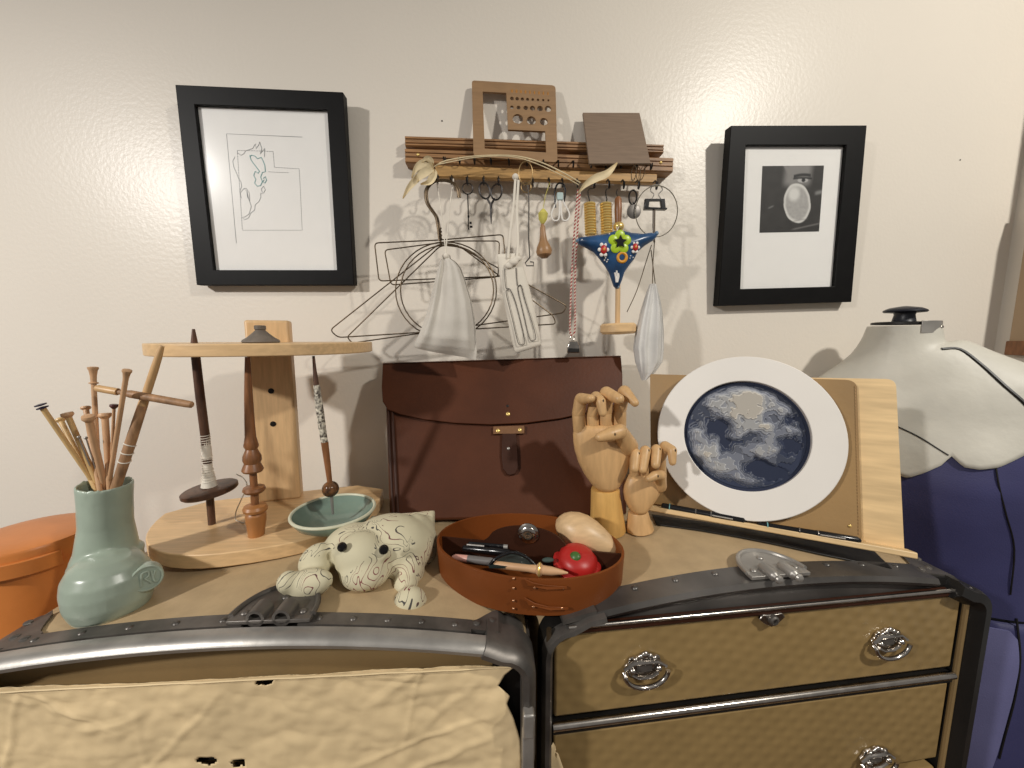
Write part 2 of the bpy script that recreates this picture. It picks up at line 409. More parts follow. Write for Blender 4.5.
# leather/steel banding on the top just behind the bar, with rivets
def band_on_top(W, L, rise, u0, u1, v0, v1, th, mt, parent, name, nriv, r=0.03):
    mb = MB(); rs = []
    for i in range(25):
        x = u0+(u1-u0)*i/24; z = arch_z((x/L)*2-1, rise)
        rs.append([W(x, v0, z-0.002), W(x, v0, z+th), W(x, v1, z+th), W(x, v1, z-0.002)])
    mb.loft(rs)
    for i in range(nriv):
        x = u0+(u1-u0)*(i+0.5)/nriv; z = arch_z((x/L)*2-1, rise)+th
        rivet_dome(mb, W(x, (v0+v1)/2, z), EZ, 0.0035)
    return mb.build(name, mt, parent)
hwL = (hit(268, 622, WL(0, 0.01, 0), -dL)-WL(0, 0.01, 0)).dot(eL)
band_on_top(WL, LL, RISE_L, 0.055, hwL-0.028, 0.010, 0.028, 0.003, m_steel_dk, tl, 'top_band', 5)
band_on_top(WL, LL, RISE_L, hwL+0.03, LL-0.065, 0.010, 0.028, 0.003, m_steel_dk, tl, 'top_band', 5)
# corner plates
def corner_plate(W, L, rise, side, parent, su=0.075, sv=0.075):
    mb = MB(); n = 10
    pts = []
    for i in range(n+1):
        x = su*i/n
        pts.append(x)
    rs = []
    for x in pts:
        u = x if side < 0 else L-x
        r = 0.03
        z = arch_z((u/L)*2-1, rise) if x > r else T-r+math.sqrt(max(0, r*r-(r-x)**2))
        f = 1.0 if x < su*0.45 else 1-0.75*smooth01(su*0.45, su, x)
        vmax = 0.016+(sv-0.016)*(f if x > 0.02 else 1)
        rs.append([W(u, 0.014, z-0.003), W(u, 0.014, z+0.003), W(u, vmax, z+0.003), W(u, vmax, z-0.003)])
    if side > 0: rs = rs[::-1]
    mb.loft(rs)
    for (x, v) in ((su*0.62, 0.03), (su*0.42, 0.055), (su*0.85, 0.024)):
        u = x if side < 0 else L-x
        rivet_dome(mb, W(u, v, arch_z((u/L)*2-1, rise)+0.003), EZ, 0.0045)
    # side cheek
    u0 = 0 if side < 0 else L
    s = -1 if side < 0 else 1
    mb.box((W(u0, 0.045, T-0.06)+e_of(W)*(s*0.001)), (0.004, 0.06, 0.07), (e_of(W), d_of(W), EZ))
    return mb.build('corner_plate', m_steel_dk, parent, ang=30)
def e_of(W): return (W(1, 0, 0)-W(0, 0, 0))
def d_of(W): return (W(0, 1, 0)-W(0, 0, 0))
corner_plate(WL, LL, RISE_L, -1, tl); corner_plate(WL, LL, RISE_L, 1, tl, 0.07, 0.05)
kk = [i for i, (u, z) in enumerate(profL) if u > LL-0.058]
cw = [profL[i] for i in kk]+[(LL, T-0.09), (LL, T-0.13)]
section_sweep(WL, cw, LL, [(-0.011, -0.004), (-0.010, -0.011), (-0.003, -0.0135), (0.003, -0.009), (0.0055, 0.001), (0.0055, 0.030), (0.002, 0.030), (-0.011, 0.012)]).build('corner_wrap', m_steel_dk, tl, ang=50)
# hinge / bolt plate on top centre with two barrels
def bolt_plate(W, L, rise, uc, parent, mt, barrel_v, w=0.07, dp=0.046, v0=0.016, br=0.0068):
    z = arch_z((uc/L)*2-1, rise)
    c = W(uc, v0, z+0.0035); e = e_of(W); d = d_of(W)
    poly = [c-e*(w/2)]+[c-e*(w/2*math.cos(a))+d*(0.008+(dp-0.008)*math.sin(a)) for a in [PI*i/20 for i in range(21)]]+[c+e*(w/2)]
    mb = MB(); mb.prism(poly, EZ*0.0045)
    root = mb.build('bolt_plate', mt, parent, bevel=0.001)
    rim = [p+EZ*0.0048 for p in poly[1:-1]]
    MB().tube(rim, 0.003, 8).build('plate_rim', mt, root)
    for s in (-1, 1):
        cc = c+e*(s*0.0135)+EZ*0.006
        p0, p1 = cc+d*barrel_v[0], cc+d*barrel_v[1]
        if barrel_v[0] < 0:
            MB().lathe(p0-d*0.0, p1, [(0, 0.001), (0.03, 0.004), (0.10, 0.0052), (0.2, 0.0035), (0.28, 0.0055), (0.34, br), (1, br), (1, 0.001)], 16).build('barrel', mt, root)
        else:
            MB().lathe(p0, p1, [(0.35, br-0.003), (0.0, br-0.003), (0, br), (0.9, br), (1, br-0.002), (1, 0.001)], 18).build('barrel', mt, root)
    for s, v in ((-1, 0.012), (1, 0.012), (0, 0.036)):
        m2 = MB(); rivet_dome(m2, c+e*(s*w*0.36)+d*v+EZ*0.005, EZ, 0.004); m2.build('rivet', mt, root)
    return root
bolt_plate(WL, LL, RISE_L, hwL, tl, m_steel_dk, (0.000, 0.022), 0.086, 0.060, 0.010, 0.0095)
# inner front board under the bar and kraft paper cover
NL = -dL
pb = WL(0, 0.022, 0)
MB().box(WL(LL/2, 0.027, (ZB+T)/2), (LL-0.028, 0.010, T-ZB-0.004), (eL, dL, EZ)).build('inner_board', m_inner, tl)
mb = MB()
mb.prism([WL(0.014, 0.022, T-0.006)]+[WL(u, 0.022, z-0.015) for u, z in profL[6:-6]]+[WL(LL-0.014, 0.022, T-0.006)], dL*0.010)
mb.build('arched_board', m_inner, tl)
# black gap strip at right
MB().box(WL(LL-0.024, 0.0205, (T+ZB)/2-0.004), (0.036, 0.003, T-ZB-0.05), (eL, dL, EZ)).build('side_slot', m_black, tl)
# paper sheet
PZ1 = T-0.034
pT0 = hit(0, 689, WL(0, 0.008, 0), NL); pT1 = hit(512, 664, WL(0, 0.008, 0), NL)
def pl(px, py): 
    q = hit(px, py, WL(0, 0.008, 0), NL); return ((q-WL(0, 0.008, 0)).dot(eL), q.z)
edge_px = [(514, 664), (505, 672), (498, 684), (510, 692), (507, 700), (514, 715), (520, 735), (521, 768), (522, 850)]
edge = [pl(*p) for p in edge_px]
def right_edge(z):
    for (u0, z0), (u1, z1) in zip(edge, edge[1:]):
        if z <= z0 and z >= z1: return u0+(u1-u0)*(z0-z)/max(z0-z1, 1e-6)
    return edge[0][0] if z > edge[0][1] else edge[-1][0]
ztopL, ztopR = pl(0, 689)[1], pl(512, 664)[1]
holes_uv = [pl(265, 681), pl(206, 762), pl(238, 763)]
def paper(u, v):
    ut = u
    zt = ztopL+(ztopR-ztopL)*u
    z = zt-(v**1.9)*(zt-0.25)
    ur = right_edge(z) if z < zt-0.0005 else edge[0][0]
    x = 0.004+(ur-0.004)*ut
    q = V((x*9, z*9, 1.3)); n = noise.noise(q)+0.7*abs(noise.noise(V((x*13+z*5, z*22-x*4, 5))))+0.4*abs(noise.noise(V((x*31, z*38, 8))))+0.3*noise.noise(q*9)
    cr = 0.0
    for (x0, z0, a, b, hl, w, h) in CREASES:
        t = (x-x0)*b-(z-z0)*a; dd = abs((x-x0)*a+(z-z0)*b+0.004*noise.noise(V((t*30, x0*9, 0))))
        if dd < w and abs(t) < hl: cr += h*(1-dd/w)*(1-(t/hl)**2)
    curl = 0.004*smooth01(0.88, 1, u)
    return WL(x, 0.013-0.0035*n-cr-curl-0.004, z)
CREASES = []
rr = random.Random(3)
for i in range(46):
    an = rr.choice((0.3, 1.2, 1.6, 1.9, 2.6))+rr.uniform(-.35, .35)
    CREASES.append((rr.uniform(0.02, .53), rr.uniform(0.80, .985), math.cos(an), math.sin(an), rr.uniform(.03, .13), rr.uniform(.0035, .009), rr.uniform(-.0012, .0022)))
mb = MB(); nu, nv = 240, 250
mb.sheet(paper, nu, nv)
def keep(f):
    c = sum((mb.v[i] for i in f), V())/4
    x = (c-WL(0, 0, 0)).dot(eL)
    for k, (hu, hz) in enumerate(holes_uv):
        r0, r1 = ((0.009, 0.0045), (0.011, 0.005), (0.008, 0.005))[k]
        if ((x-hu)/r0)**2+((c.z-hz)/r1)**2 < 1+0.5*noise.noise(c*300): return False
    return True
mb.f = [f for f in mb.f if keep(f)]
paper_o = mb.build('paper_cover', m_paper, tl, solid=0.0008, smooth=1, label='wrinkled brown paper cover with torn right edge and small holes')
# black behind the holes
for k, (hu, hz) in enumerate(holes_uv):
    MB().box(WL(hu, 0.0165, hz-(0.009 if k == 0 else 0)), (0.03, 0.0015, 0.014 if k else 0.012), (eL, dL, EZ)).build('dark_hole', m_black, tl)
# edge roll of the paper (folded top hem)
hem = [WL(0.004+(edge[0][0]-0.006)*i/30, 0.004+0.001*noise.noise(V((i*0.5, 0, 0))), ztopL+(ztopR-ztopL)*i/30+0.0008*noise.noise(V((i*0.8, 3, 0)))) for i in range(31)]
MB().tube(hem, 0.0012, 6).build('paper_hem', m_paper, paper_o)
# strap slot on the right rim + clasp
q = hit(532, 712, WL(0, -0.005, 0), NL); uq = (q-WL(0, 0, 0)).dot(eL)
mb = MB(); mb.box(WL(LL-0.004, -0.016, q.z), (0.012, 0.012, 0.028), (eL, dL, EZ)); mb.box(WL(LL-0.004, -0.012, q.z-0.07), (0.013, 0.006, 0.12), (eL, dL, EZ))
mb.build('rim_sleeve', m_steel, tl, bevel=0.002)

# --- right half ----------------------------------------------------
pathR = [(0, ZB), (0, 0.5)]+profR+[(LR, 0.5), (LR, ZB)]
sectR = [(-0.012, -0.003), (-0.009, -0.007), (-0.002, -0.008), (0.002, -0.003), (0.003, 0.006), (0.003, 0.016), (-0.003, 0.018), (-0.012, 0.018)]
section_sweep(WR, pathR, LR, [(-0.013, 0.010), (0.001, 0.010), (0.001, 0.034), (-0.013, 0.034)]).build('rim_lining', m_black, tr_)
NR = -dR
V0 = 0.004
def pr_(px, py, v=V0):
    q = hit(px, py, WR(0, v, 0), NR); return ((q-WR(0, v, 0)).dot(eR), q.z)
# left upright steel edge and dark right edge
mb = MB(); pL = [(0.004, ZB), (0.004, 0.5)]+[(u+0.003, z-0.003) for u, z in profR[:8]]
section_sweep(WR, pL, LR, [(-0.006, -0.003), (-0.003, -0.006), (0.002, -0.005), (0.004, 0.002), (0.004, 0.03), (-0.006, 0.03)]).build('edge_bar', m_steel_dk, tr_, ang=50)
uR0 = pr_(967, 600)[0]
pRt = [(u, z) for u, z in profR[-7:]]+[(LR, 0.5), (LR, ZB)]
section_sweep(WR, pRt, LR, [(-(LR-uR0)+0.002, -0.002), (-0.012, -0.010), (0.0, -0.008), (0.003, 0.0), (0.003, 0.03), (-(LR-uR0)+0.002, 0.03)]).build('shell_edge', m_black, tr_, ang=50)
# band over the arched top front edge (dark leather strip with rivets), front face + top face
bu0, bu1 = 0.05, LR-0.075
mb = MB(); rs = []
zr0, zr1 = pr_(555, 627)[1], pr_(965, 589)[1]
for i in range(41):
    x = bu0+(bu1-bu0)*i/40; z = arch_z(x/LR*2-1, RISE_R)
    rs.append([WR(x, 0.030, z-0.004), WR(x, 0.004, z-0.010), WR(x, 0.000, z-0.004), WR(x, 0.003, z+0.002), WR(x, 0.034, z+0.0035), WR(x, 0.036, z-0.002)])
mb.loft(rs)
for i in range(9):
    x = bu0+(bu1-bu0)*(i+0.3)/9; rivet_dome(mb, WR(x, 0.026, arch_z(x/LR*2-1, RISE_R)+0.0035), EZ, 0.004)
mb.build('top_band', m_brownband, tr_, ang=40)
# arched dark panel between band and rail
mb = MB()
zlow = T-0.02
arcp = [(u, z-0.004) for u, z in profR[6:-6]]
mb.prism([WR(0.012, 0.012, zlow)]+[WR(u, 0.012, z) for u, z in arcp]+[WR(uR0, 0.012, zlow)], dR*0.02)
mb.build('arched_panel', m_brownband, tr_)
corner_plate(WR, LR, RISE_R, 1, tr_, 0.085, 0.075)
band_on_top(WR, LR, RISE_R, 0.022, 0.062, 0.002, 0.042, 0.0045, m_steel_dk, tr_, 'corner_strap', 1)
hwR = pr_(778, 585)[0]
bolt_plate(WR, LR, RISE_R, hwR+0.004, tr_, m_steel, (-0.014, 0.016), 0.080, 0.054, 0.004, 0.0068)
# rails
def rail(p0, p1, h, name='rail', v=0.0):
    (u0, z0), (u1, z1) = p0, p1
    a, b = WR(u0, v, z0), WR(u1, v, z1)
    mb = MB(); mb.tube([a, b], h/2, 12); return mb.build(name, m_nickel, tr_)
u_l = pr_(552, 660)[0]+0.002
u_r = uR0-0.004
zA0, zA1 = zr0, zr1
zA = (zA0+zA1)/2
zB_ = (pr_(555, 721)[1]+pr_(950, 679)[1])/2
MB().box(WR((u_l+u_r)/2+0.007, 0.006, zA-0.004), (u_r-u_l-0.014, 0.010, 0.009), (eR, dR, EZ)).build('upper_rail', m_leather_d, tr_, bevel=0.002)
rail((u_l+0.016, zA+0.002), (u_r, zA+0.002), 0.005, 'upper_rail_trim', 0.0)
MB().box(WR((u_l+u_r)/2, 0.010, zB_-0.005), (u_r-u_l, 0.012, 0.014), (eR, dR, EZ)).build('middle_rail', m_black, tr_)
rail((u_l, zB_-0.001), (u_r, zB_-0.001), 0.010, 'middle_rail_trim', 0.004)
mb = MB(); mb.tube([WR(u_r+0.004, 0.004, zA), WR(u_r+0.004, 0.004, ZB+0.02)], 0.0035, 8); mb.build('side_trim', m_inner, tr_)
mb = MB(); mb.tube([WR(u_l-0.006, 0.004, zA), WR(u_l-0.006, 0.004, ZB+0.02)], 0.003, 8); mb.build('side_trim', m_wire, tr_)
# drawers
def drawer(z1, z0):
    mb = MB(); mb.box(WR((u_l+u_r)/2, 0.018, (z0+z1)/2), (u_r-u_l-0.004, 0.024, z1-z0), (eR, dR, EZ))
    return mb.build('drawer', m_drawer, tr_, bevel=0.003)
d1 = drawer(zA-0.010, zB_+0.009)
d2 = drawer(zB_-0.014, zB_-0.135)
d3 = drawer(zB_-0.150, zB_-0.34)
MB().box(WR((u_l+u_r)/2, 0.02, (zB_-0.355+ZB)/2), (u_r-u_l-0.004, 0.02, zB_-0.355-ZB), (eR, dR, EZ)).build('lower_board', m_inner, tr_)
# oval bail pulls
def pull(px, py, parent, s=1.0):
    v = 0.005
    q = hit(px, py, WR(0, v, 0), NR)
    X, Z, Nn = eR, EZ, -dR
    a, b = 0.027*s, 0.0195*s
    mb = MB()
    # scalloped back plate
    pts = []
    for i in range(48):
        t = 2*PI*i/48; k = 1+0.06*math.cos(8*t)
        pts.append(q+X*(a*0.90*k*math.cos(t))+Z*(b*0.86*k*math.sin(t)+0.002))
    mb.prism(pts, Nn*0.003)
    plate = mb.build('pull_plate', m_nickel, parent, bevel=0.0008)
    c = q+Nn*0.006
    # bail ring
    bail = [c+X*(a*math.cos(t))+Z*(b*math.sin(t)*(1.0 if math.sin(t) < 0 else 0.25)-0.000)+Nn*(0.004*(1 if math.sin(t) < 0 else 0)) for t in [PI+PI*i/24 for i in range(25)]]
    MB().tube(bail, 0.0028*s, 10).build('bail', m_nickel, plate)
    # top crest
    cr = MB()
    for k, (dx, dz, r) in enumerate(((-0.012, 0.0135, .0035), (-0.006, 0.0165, .004), (0, 0.0185, .005), (0.006, 0.0165, .004), (0.012, 0.0135, .0035))):
        cr.ell(q+X*dx*s+Z*dz*s+Nn*0.004, (r*s, 0.003, r*s), (X, Nn, Z), 10, 6)
    cr.tube([c-X*a*0.98+Z*0.003, c-X*0.015+Z*0.0105, c+X*0.015+Z*0.0105, c+X*a*0.98+Z*0.003], 0.0026*s, 8)
    cr.build('crest', m_nickel, plate)
    for sx in (-1, 1):
        MB().ell(c+X*(sx*0.0165*s)+Z*0.002, (0.0042*s, 0.005, 0.0042*s), (X, Nn, Z), 12, 8).build('post', m_nickel, plate)
    lw = MB(); lw.tube([c-X*0.017*s-Z*0.0045, c-X*0.008*s-Z*0.010, c+X*0.008*s-Z*0.010, c+X*0.017*s-Z*0.0045], 0.002*s, 8); lw.build('lower_scroll', m_nickel, plate)
    MB().box(q+Nn*0.0035+Z*0.001, (0.020*s, 0.001, 0.010*s), (X, Nn, Z)).build('recess', m_steel_dk, plate)
pull(643, 666, d1); pull(885, 640, d1, 0.94); pull(873, 757, d2, 0.94)
q = hit(600, 805, WR(0, 0.005, 0), NR); pull(632, 800, d2)
# lock clasp under the top rail
q = hit(770, 617, WR(0, 0.003, 0), NR); X, Nn = eR, -dR
mb = MB(); mb.prism([q+X*a_+EZ*b_ for a_, b_ in ((-0.018, 0.001), (-0.013, 0.007), (-0.006, 0.006), (0.006, 0.006), (0.013, 0.007), (0.018, 0.001), (0.010, -0.006), (0, -0.011), (-0.010, -0.006))], Nn*0.004)
clasp = mb.build('lock_plate', m_nickel, d1, bevel=0.001)
MB().lathe(q+Nn*0.003, q+Nn*0.009, [(0, 0.0065), (0.8, 0.006), (1, 0.0045), (1, 0.0032), (0.5, 0.0030), (0.5, 0.0001)], 16).build('keyhole_boss', m_steel_dk, d1)
# latch on the right outer side
q = hit(982, 719, WR(LR+0.004, 0, 0), eR)
q = WR(LR+0.006, 0.02, hit(982, 719, WR(LR, 0.02, 0), NR).z)
mb = MB(); mb.box(q, (0.008, 0.022, 0.03), (eR, dR, EZ)); mb.tube([q+eR*0.004-EZ*0.012, q+eR*0.014-EZ*0.02], 0.004, 8); mb.build('side_latch', m_nickel, tr_, bevel=0.001)
# small torn paper scraps on left edge of lower drawer
mb = MB(); z_ = zB_-0.02
mb.sheet(lambda u, v: WR(u_l-0.006+0.016*u*(0.4+v), 0.003-0.004*math.sin(u*3+v*5), z_-0.045*v), 4, 8); mb.build('torn_paper', m_paper, tr_, solid=0.0006)
# ------------------------------------------------------------------ round leather box (far left)
bz = 1.086
bc = V((-0.637, 0.545, 0)); bh = 0.30
bt = thing('leather_box', 'round orange-brown leather box with a lid and strap, beyond the left end of the trunk', 'box', (bc.x, bc.y, bz-bh))
R_ = 0.062
MB().lathe(bc+EZ*(bz-bh), bc+EZ*(bz-0.02), [(0, R_-0.006), (0.01, R_-0.003), (1, R_-0.003), (1, R_-0.008), (0.5, R_-0.008)], 64).build('body', m_tan, bt)
MB().lathe(bc+EZ*(bz-0.026), bc+EZ*bz, [(0, R_), (0.02, R_+0.002), (0.80, R_+0.003), (0.92, R_+0.001), (1, R_-0.006), (1.06, R_*0.6), (1.08, 0.001)], 64).build('lid', m_tan, bt)
st = MB(); rs = []
for i in range(30):
    a = -PI*0.62+PI*0.5*i/29; d = V((math.cos(a), math.sin(a), 0)); z = bz-0.022
    rs.append([bc+d*(R_+0.002)+EZ*(z-0.012), bc+d*(R_+0.0065)+EZ*(z-0.012), bc+d*(R_+0.0065)+EZ*(z+0.008), bc+d*(R_+0.002)+EZ*(z+0.008)])
st.loft(rs); st.build('strap', m_tan, bt, bevel=0.001)
MB().lathe(bc+EZ*0.0, bc+EZ*(bz-bh), [(0, 0.11), (0.02, 0.11), (0.025, 0.03), (0.95, 0.03), (0.955, 0.12), (1, 0.12)], 48).build('unseen_box_stand', m_birch, kind='structure')  # unseen stand that holds up the leather box

# ------------------------------------------------------------------ boot-shaped celadon pot
pB = top(108, 622)
vz = T+arch(-0.43, 0.44)
vb = V((-0.428, 0.452, vz))
S = mpp(vb+V((0, 0, 0.06)))
vt = thing('boot_pot', 'celadon green pot shaped like a boot with a raised round emblem, holding knitting needles', 'pot', vb)
NY = 0.475                                # depth of the neck axis
nt_ = at(105, 482, NY); nb_ = at(108, 566, NY)
nrad = (135-75)/2*mpp(nt_)*0.70
toe = top(155, 596); heel = top(66, 612)
mb = MB()
# neck : hollow wall
prof = [(0.0, nrad*1.12), (0.22, nrad*1.02), (0.5, nrad*0.97), (0.8, nrad*0.97), (0.97, nrad*1.0), (1.0, nrad*0.96), (0.98, nrad*0.90), (0.5, nrad*0.86), (0.18, nrad*0.84), (0.10, nrad*0.4), (0.1, 0.001)]
low = V((nb_.x, nb_.y, vz+0.035))
mb.lathe(low, nt_, [(0, 0.001)]+[(0.0, nrad*1.34), (0.10, nrad*1.28), (0.2, nrad*1.14)]+prof[2:], 48)
# foot
ft = (at(144, 590, 0.465)-at(78, 594, 0.425)); ft.z = 0; fdir = ft.normalized(); fside = V((-fdir.y, fdir.x, 0))
fc = (at(142, 590, 0.465)+at(74, 594, 0.425))/2
hh = 0.060
def foot_ring(z, k):
    a = 0.0
    pts = []
    L_ = k*(ft.length/2+0.013); w_ = k*0.044
    for i in range(40):
        t = 2*PI*i/40; ct, s_ = math.cos(t), math.sin(t)
        p = 0.85
        X_ = L_*math.copysign(abs(ct)**p, ct); Y_ = w_*(1+0.10*ct)*math.copysign(abs(s_)**p, s_)
        pts.append(V((fc.x, fc.y, z))+fdir*X_+fside*Y_)
    return pts
mb.loft([foot_ring(vz+z, k) for z, k in ((0.0, 0.84), (0.003, 0.90), (0.015, 0.985), (0.03, 1.0), (0.042, 0.95), (0.053, 0.80), (0.06, 0.55), (0.063, 0.2))])
# toe ball
tb = at(147, 579, 0.455)
# raised collar line around the ankle
zc = low.z+0.012
col_ = [V((low.x, low.y, 0))+V((math.cos(a)*nrad*1.19, math.sin(a)*nrad*1.19, at(108, 571, NY-nrad).z+0.004*math.cos(a-0.6)+0.002)) for a in [2*PI*i/48 for i in range(48)]]
mb.tube(col_, 0.0048, 10, closed=True)
pot = mb.build('body', m_celadon, vt, remesh=0.002, smooth=2)
# foot rim (pale)
MB().loft([foot_ring(vz+z, k) for z, k in ((0.0, 0.86), (0.004, 0.89), (0.004, 0.80), (0.0, 0.8))], closed=True).build('base_rim', m_unglazed, vt)
# emblem on the toe
ec = at(147, 578, 0.440)
en = (CAM-ec); en.z *= 0.35; en = (en.normalized()+V((0.15, -0.1, 0))).normalized()
ex_ = V((-en.y, en.x, 0)).normalized(); 
if ex_.x < 0: ex_ = -ex_
ey_ = en.cross(ex_); ey_ = ey_ if ey_.z > 0 else -ey_
er = 12.5*mpp(ec)
mb = MB(); mb.lathe(ec-en*0.014, ec+en*0.0005, [(0, er*1.05), (0.8, er*1.0), (1, er*0.92), (1, 0.001)], 32)
em = mb.build('emblem', m_celadon, vt)
MB().tube(circ(ec+en*0.0005, er*0.92, ex_, ey_, 32), 0.0016, 8, closed=True).build('emblem_rim', m_celadon, em)
def g(x, y): return ec+en*0.001+ex_*(x*er)+ey_*(y*er)
lt = MB()
lt.tube(spl([g(-0.38, -0.5), g(-0.34, 0.1), g(-0.26, 0.48), g(0.08, 0.52), g(0.12, 0.18), g(-0.14, 0.02)], 6), 0.0015, 6)
lt.tube(spl([g(-0.14, 0.02), g(0.05, -0.2), g(0.2, -0.45)], 5), 0.0015, 6)
lt.tube(spl([g(0.30, 0.45), g(0.34, 0.0), g(0.52, 0.42)], 6), 0.0013, 6)
lt.tube(spl([g(0.34, 0.0), g(0.40, -0.4), g(0.58, -0.5)], 6), 0.0013, 6)
lt.build('emblem_letter', m_celadon, em)

# ------------------------------------------------------------------ needles and tools in the pot
GN = 'knitting needles and sticks standing in the boot pot'
inside = V((nt_.x, nt_.y, vz+0.075))
def needle(name, label, pts_px, Y0, r0, r1, m, head, cat='knitting needle'):
    """pts_px : top pixel and the pixel where it goes behind the rim; Y0 depth of the head"""
    (x0, y0), (x1, y1) = pts_px
    a = at(x0, y0, Y0); b = at(x1, y1, NY+0.002)
    d = (b-a).normalized(); end = b+d*0.045
    s = mpp(a)*0.74
    root = thing(name, label, cat, end, GN)
    MB().tube([a, a*0.5+end*0.5, end-d*0.006, end], [r0*s, (r0+r1)/2*s, r1*s, r1*s*0.3], 12).build('shaft', m, root)
    head(a, d, s, root)
    return root, a, d, s
def knob_round(rk, hk, m):
    def f(a, d, s, root):
        MB().lathe(a-d*(hk*s), a+d*(hk*0.6*s), [(0, rk*0.7*s), (0.06, rk*0.92*s), (0.25, rk*s), (0.5, rk*s), (0.62, rk*0.85*s), (1, rk*0.45*s)], 20).build('knob', m, root)
    return f
def cap_double(a, d, s, root):
    for k in (0, 1):
        c = a-d*((k*4.2-1)*s)
        MB().lathe(c-d*(1.5*s), c+d*(1.5*s), [(0, 2*s), (0.25, 6*s), (0.75, 6*s), (1, 2*s)], 20).build('cap', m_purple, root)
def turned(rt, ring):
    def f(a, d, s, root):
        MB().lathe(a-d*(2*s), a+d*(24*s), [(0, 2*s), (0.03, rt*s), (0.12, rt*s), (0.2, rt*0.8*s), (0.5, rt*0.6*s), (0.8, rt*0.55*s), (0.84, rt*(0.9 if ring else 0.6)*s), (0.88, rt*(0.9 if ring else 0.6)*s), (0.92, rt*0.5*s), (1, rt*0.45*s)], 20).build('knob', m_knob, root)
    return f
def pinhead(a, d, s, root):
    MB().ell(a, (2.2*s, 2.2*s, 2.0*s)).build('knob', m_steel, root)
needle('knitting_needle', 'bamboo needle with two dark discs as a cap, leaning furthest left', ((42, 407), (93, 482)), 0.455, 3.2, 2.6, m_needle, cap_double)
needle('knitting_needle', 'needle with a rosy round knob, next right of the dark-capped one', ((68, 416), (96, 480)), 0.470, 3.4, 3.0, m_needle, knob_round(6.5, 5, m_knob))
needle('knitting_needle', 'needle with a small pale knob half hidden behind the rosy round knob', ((61, 421), (90, 478)), 0.495, 3.0, 2.6, m_needle, knob_round(5, 4, m_needle))
needle('knitting_needle', 'needle with a flat wooden knob just behind the big mushroom knob', ((86, 409), (97, 474)), 0.500, 3.0, 2.8, m_knob, knob_round(5.2, 3.5, m_knob))
needle('knitting_needle', 'thick needle with a mushroom-shaped knob in the front middle of the bunch', ((89, 420), (104, 483)), 0.455, 4.4, 3.6, m_knob, knob_round(7, 7, m_knob))
needle('knitting_needle', 'needle with a broad rounded knob right of the mushroom-shaped one', ((105, 417), (109, 476)), 0.485, 3.8, 3.2, m_knob, knob_round(7, 5.5, m_knob))
needle('knitting_needle', 'tall needle with a turned cup-shaped head and a ring, leftmost tall one', ((93, 368), (98, 470)), 0.485, 2.8, 3.2, m_knob, turned(5.6, True))
needle('knitting_needle', 'thin needle with a small dark reddish knob below the crossbar', ((114, 407), (111, 476)), 0.480, 1.8, 1.8, m_knob, knob_round(4.6, 4, mat('dark_red_knob', (92, 52, 50), rough=0.35)))
needle('knitting_needle', 'tall needle with a turned flared head in front of the crossbar', ((127, 371), (109, 484)), 0.452, 3.0, 2.8, m_knob, turned(5.2, False))
needle('knitting_needle', 'thin steel needle with a tiny ball head, left of the pair', ((79, 437), (95, 479)), 0.468, 0.9, 0.9, m_steel, pinhead)
needle('knitting_needle', 'thin steel needle with a tiny ball head, right of the pair', ((86, 438), (99, 479)), 0.470, 0.9, 0.9, m_steel, pinhead)
# niddy-noddy : bark stick with a crossbar
a = at(162, 346, 0.475); b = at(119, 478, NY-0.004); d = (b-a).normalized(); end = b+d*0.04
s = mpp(a)*0.78
nn = thing('niddy_noddy', 'slanting wooden stick with a crossbar, rightmost in the boot pot', 'yarn winder', end, GN)
L_ = (end-a).length
pts = [a+d*(L_*i/14) for i in range(15)]
rad = [2.6*s, 4.0*s, 4.4*s, 4.5*s, 4.6*s, 5.2*s, 5.4*s, 5.6*s, 5.8*s, 5.8*s, 5.7*s, 5.6*s, 5.5*s, 5.2*s, 4*s]
MB().tube(pts[:6], rad[:6], 14).build('upper_shaft', m_maple, nn)
MB().tube(pts[5:], rad[5:], 14).build('lower_shaft', m_stick, nn, label='rough bark-coloured lower shaft')
c0, c1 = at(96, 388, 0.466), at(193, 405, 0.470)
mb = MB(); dd = c1-c0
mb.tube([c0, c0+dd*0.02, c0+dd*0.22], [3.2*s, 4.4*s, 4.6*s], 14); mb.build('crossbar_end', m_maple, nn)
mb = MB(); mb.tube([c0+dd*0.22, c0+dd*0.28, c0+dd*0.35, c0+dd*0.5, c0+dd*0.9, c0+dd*0.985, c1], [3.2*s, 3.2*s, 5.0*s, 4.9*s, 4.7*s, 4.3*s, 2.5*s], 14); mb.build('crossbar', m_stick, nn)
th = MB()
for k in range(3):
    cc = a+d*(L_*(0.60+0.05*k)); X_, Y_ = frame_of(d+V((0.0, 0.2*(k-1), 0.1)))
    th.tube(circ(cc, 6.2*s, X_, Y_, 20), 0.0007, 6, closed=True)
th.build('thread', m_thread, nn)

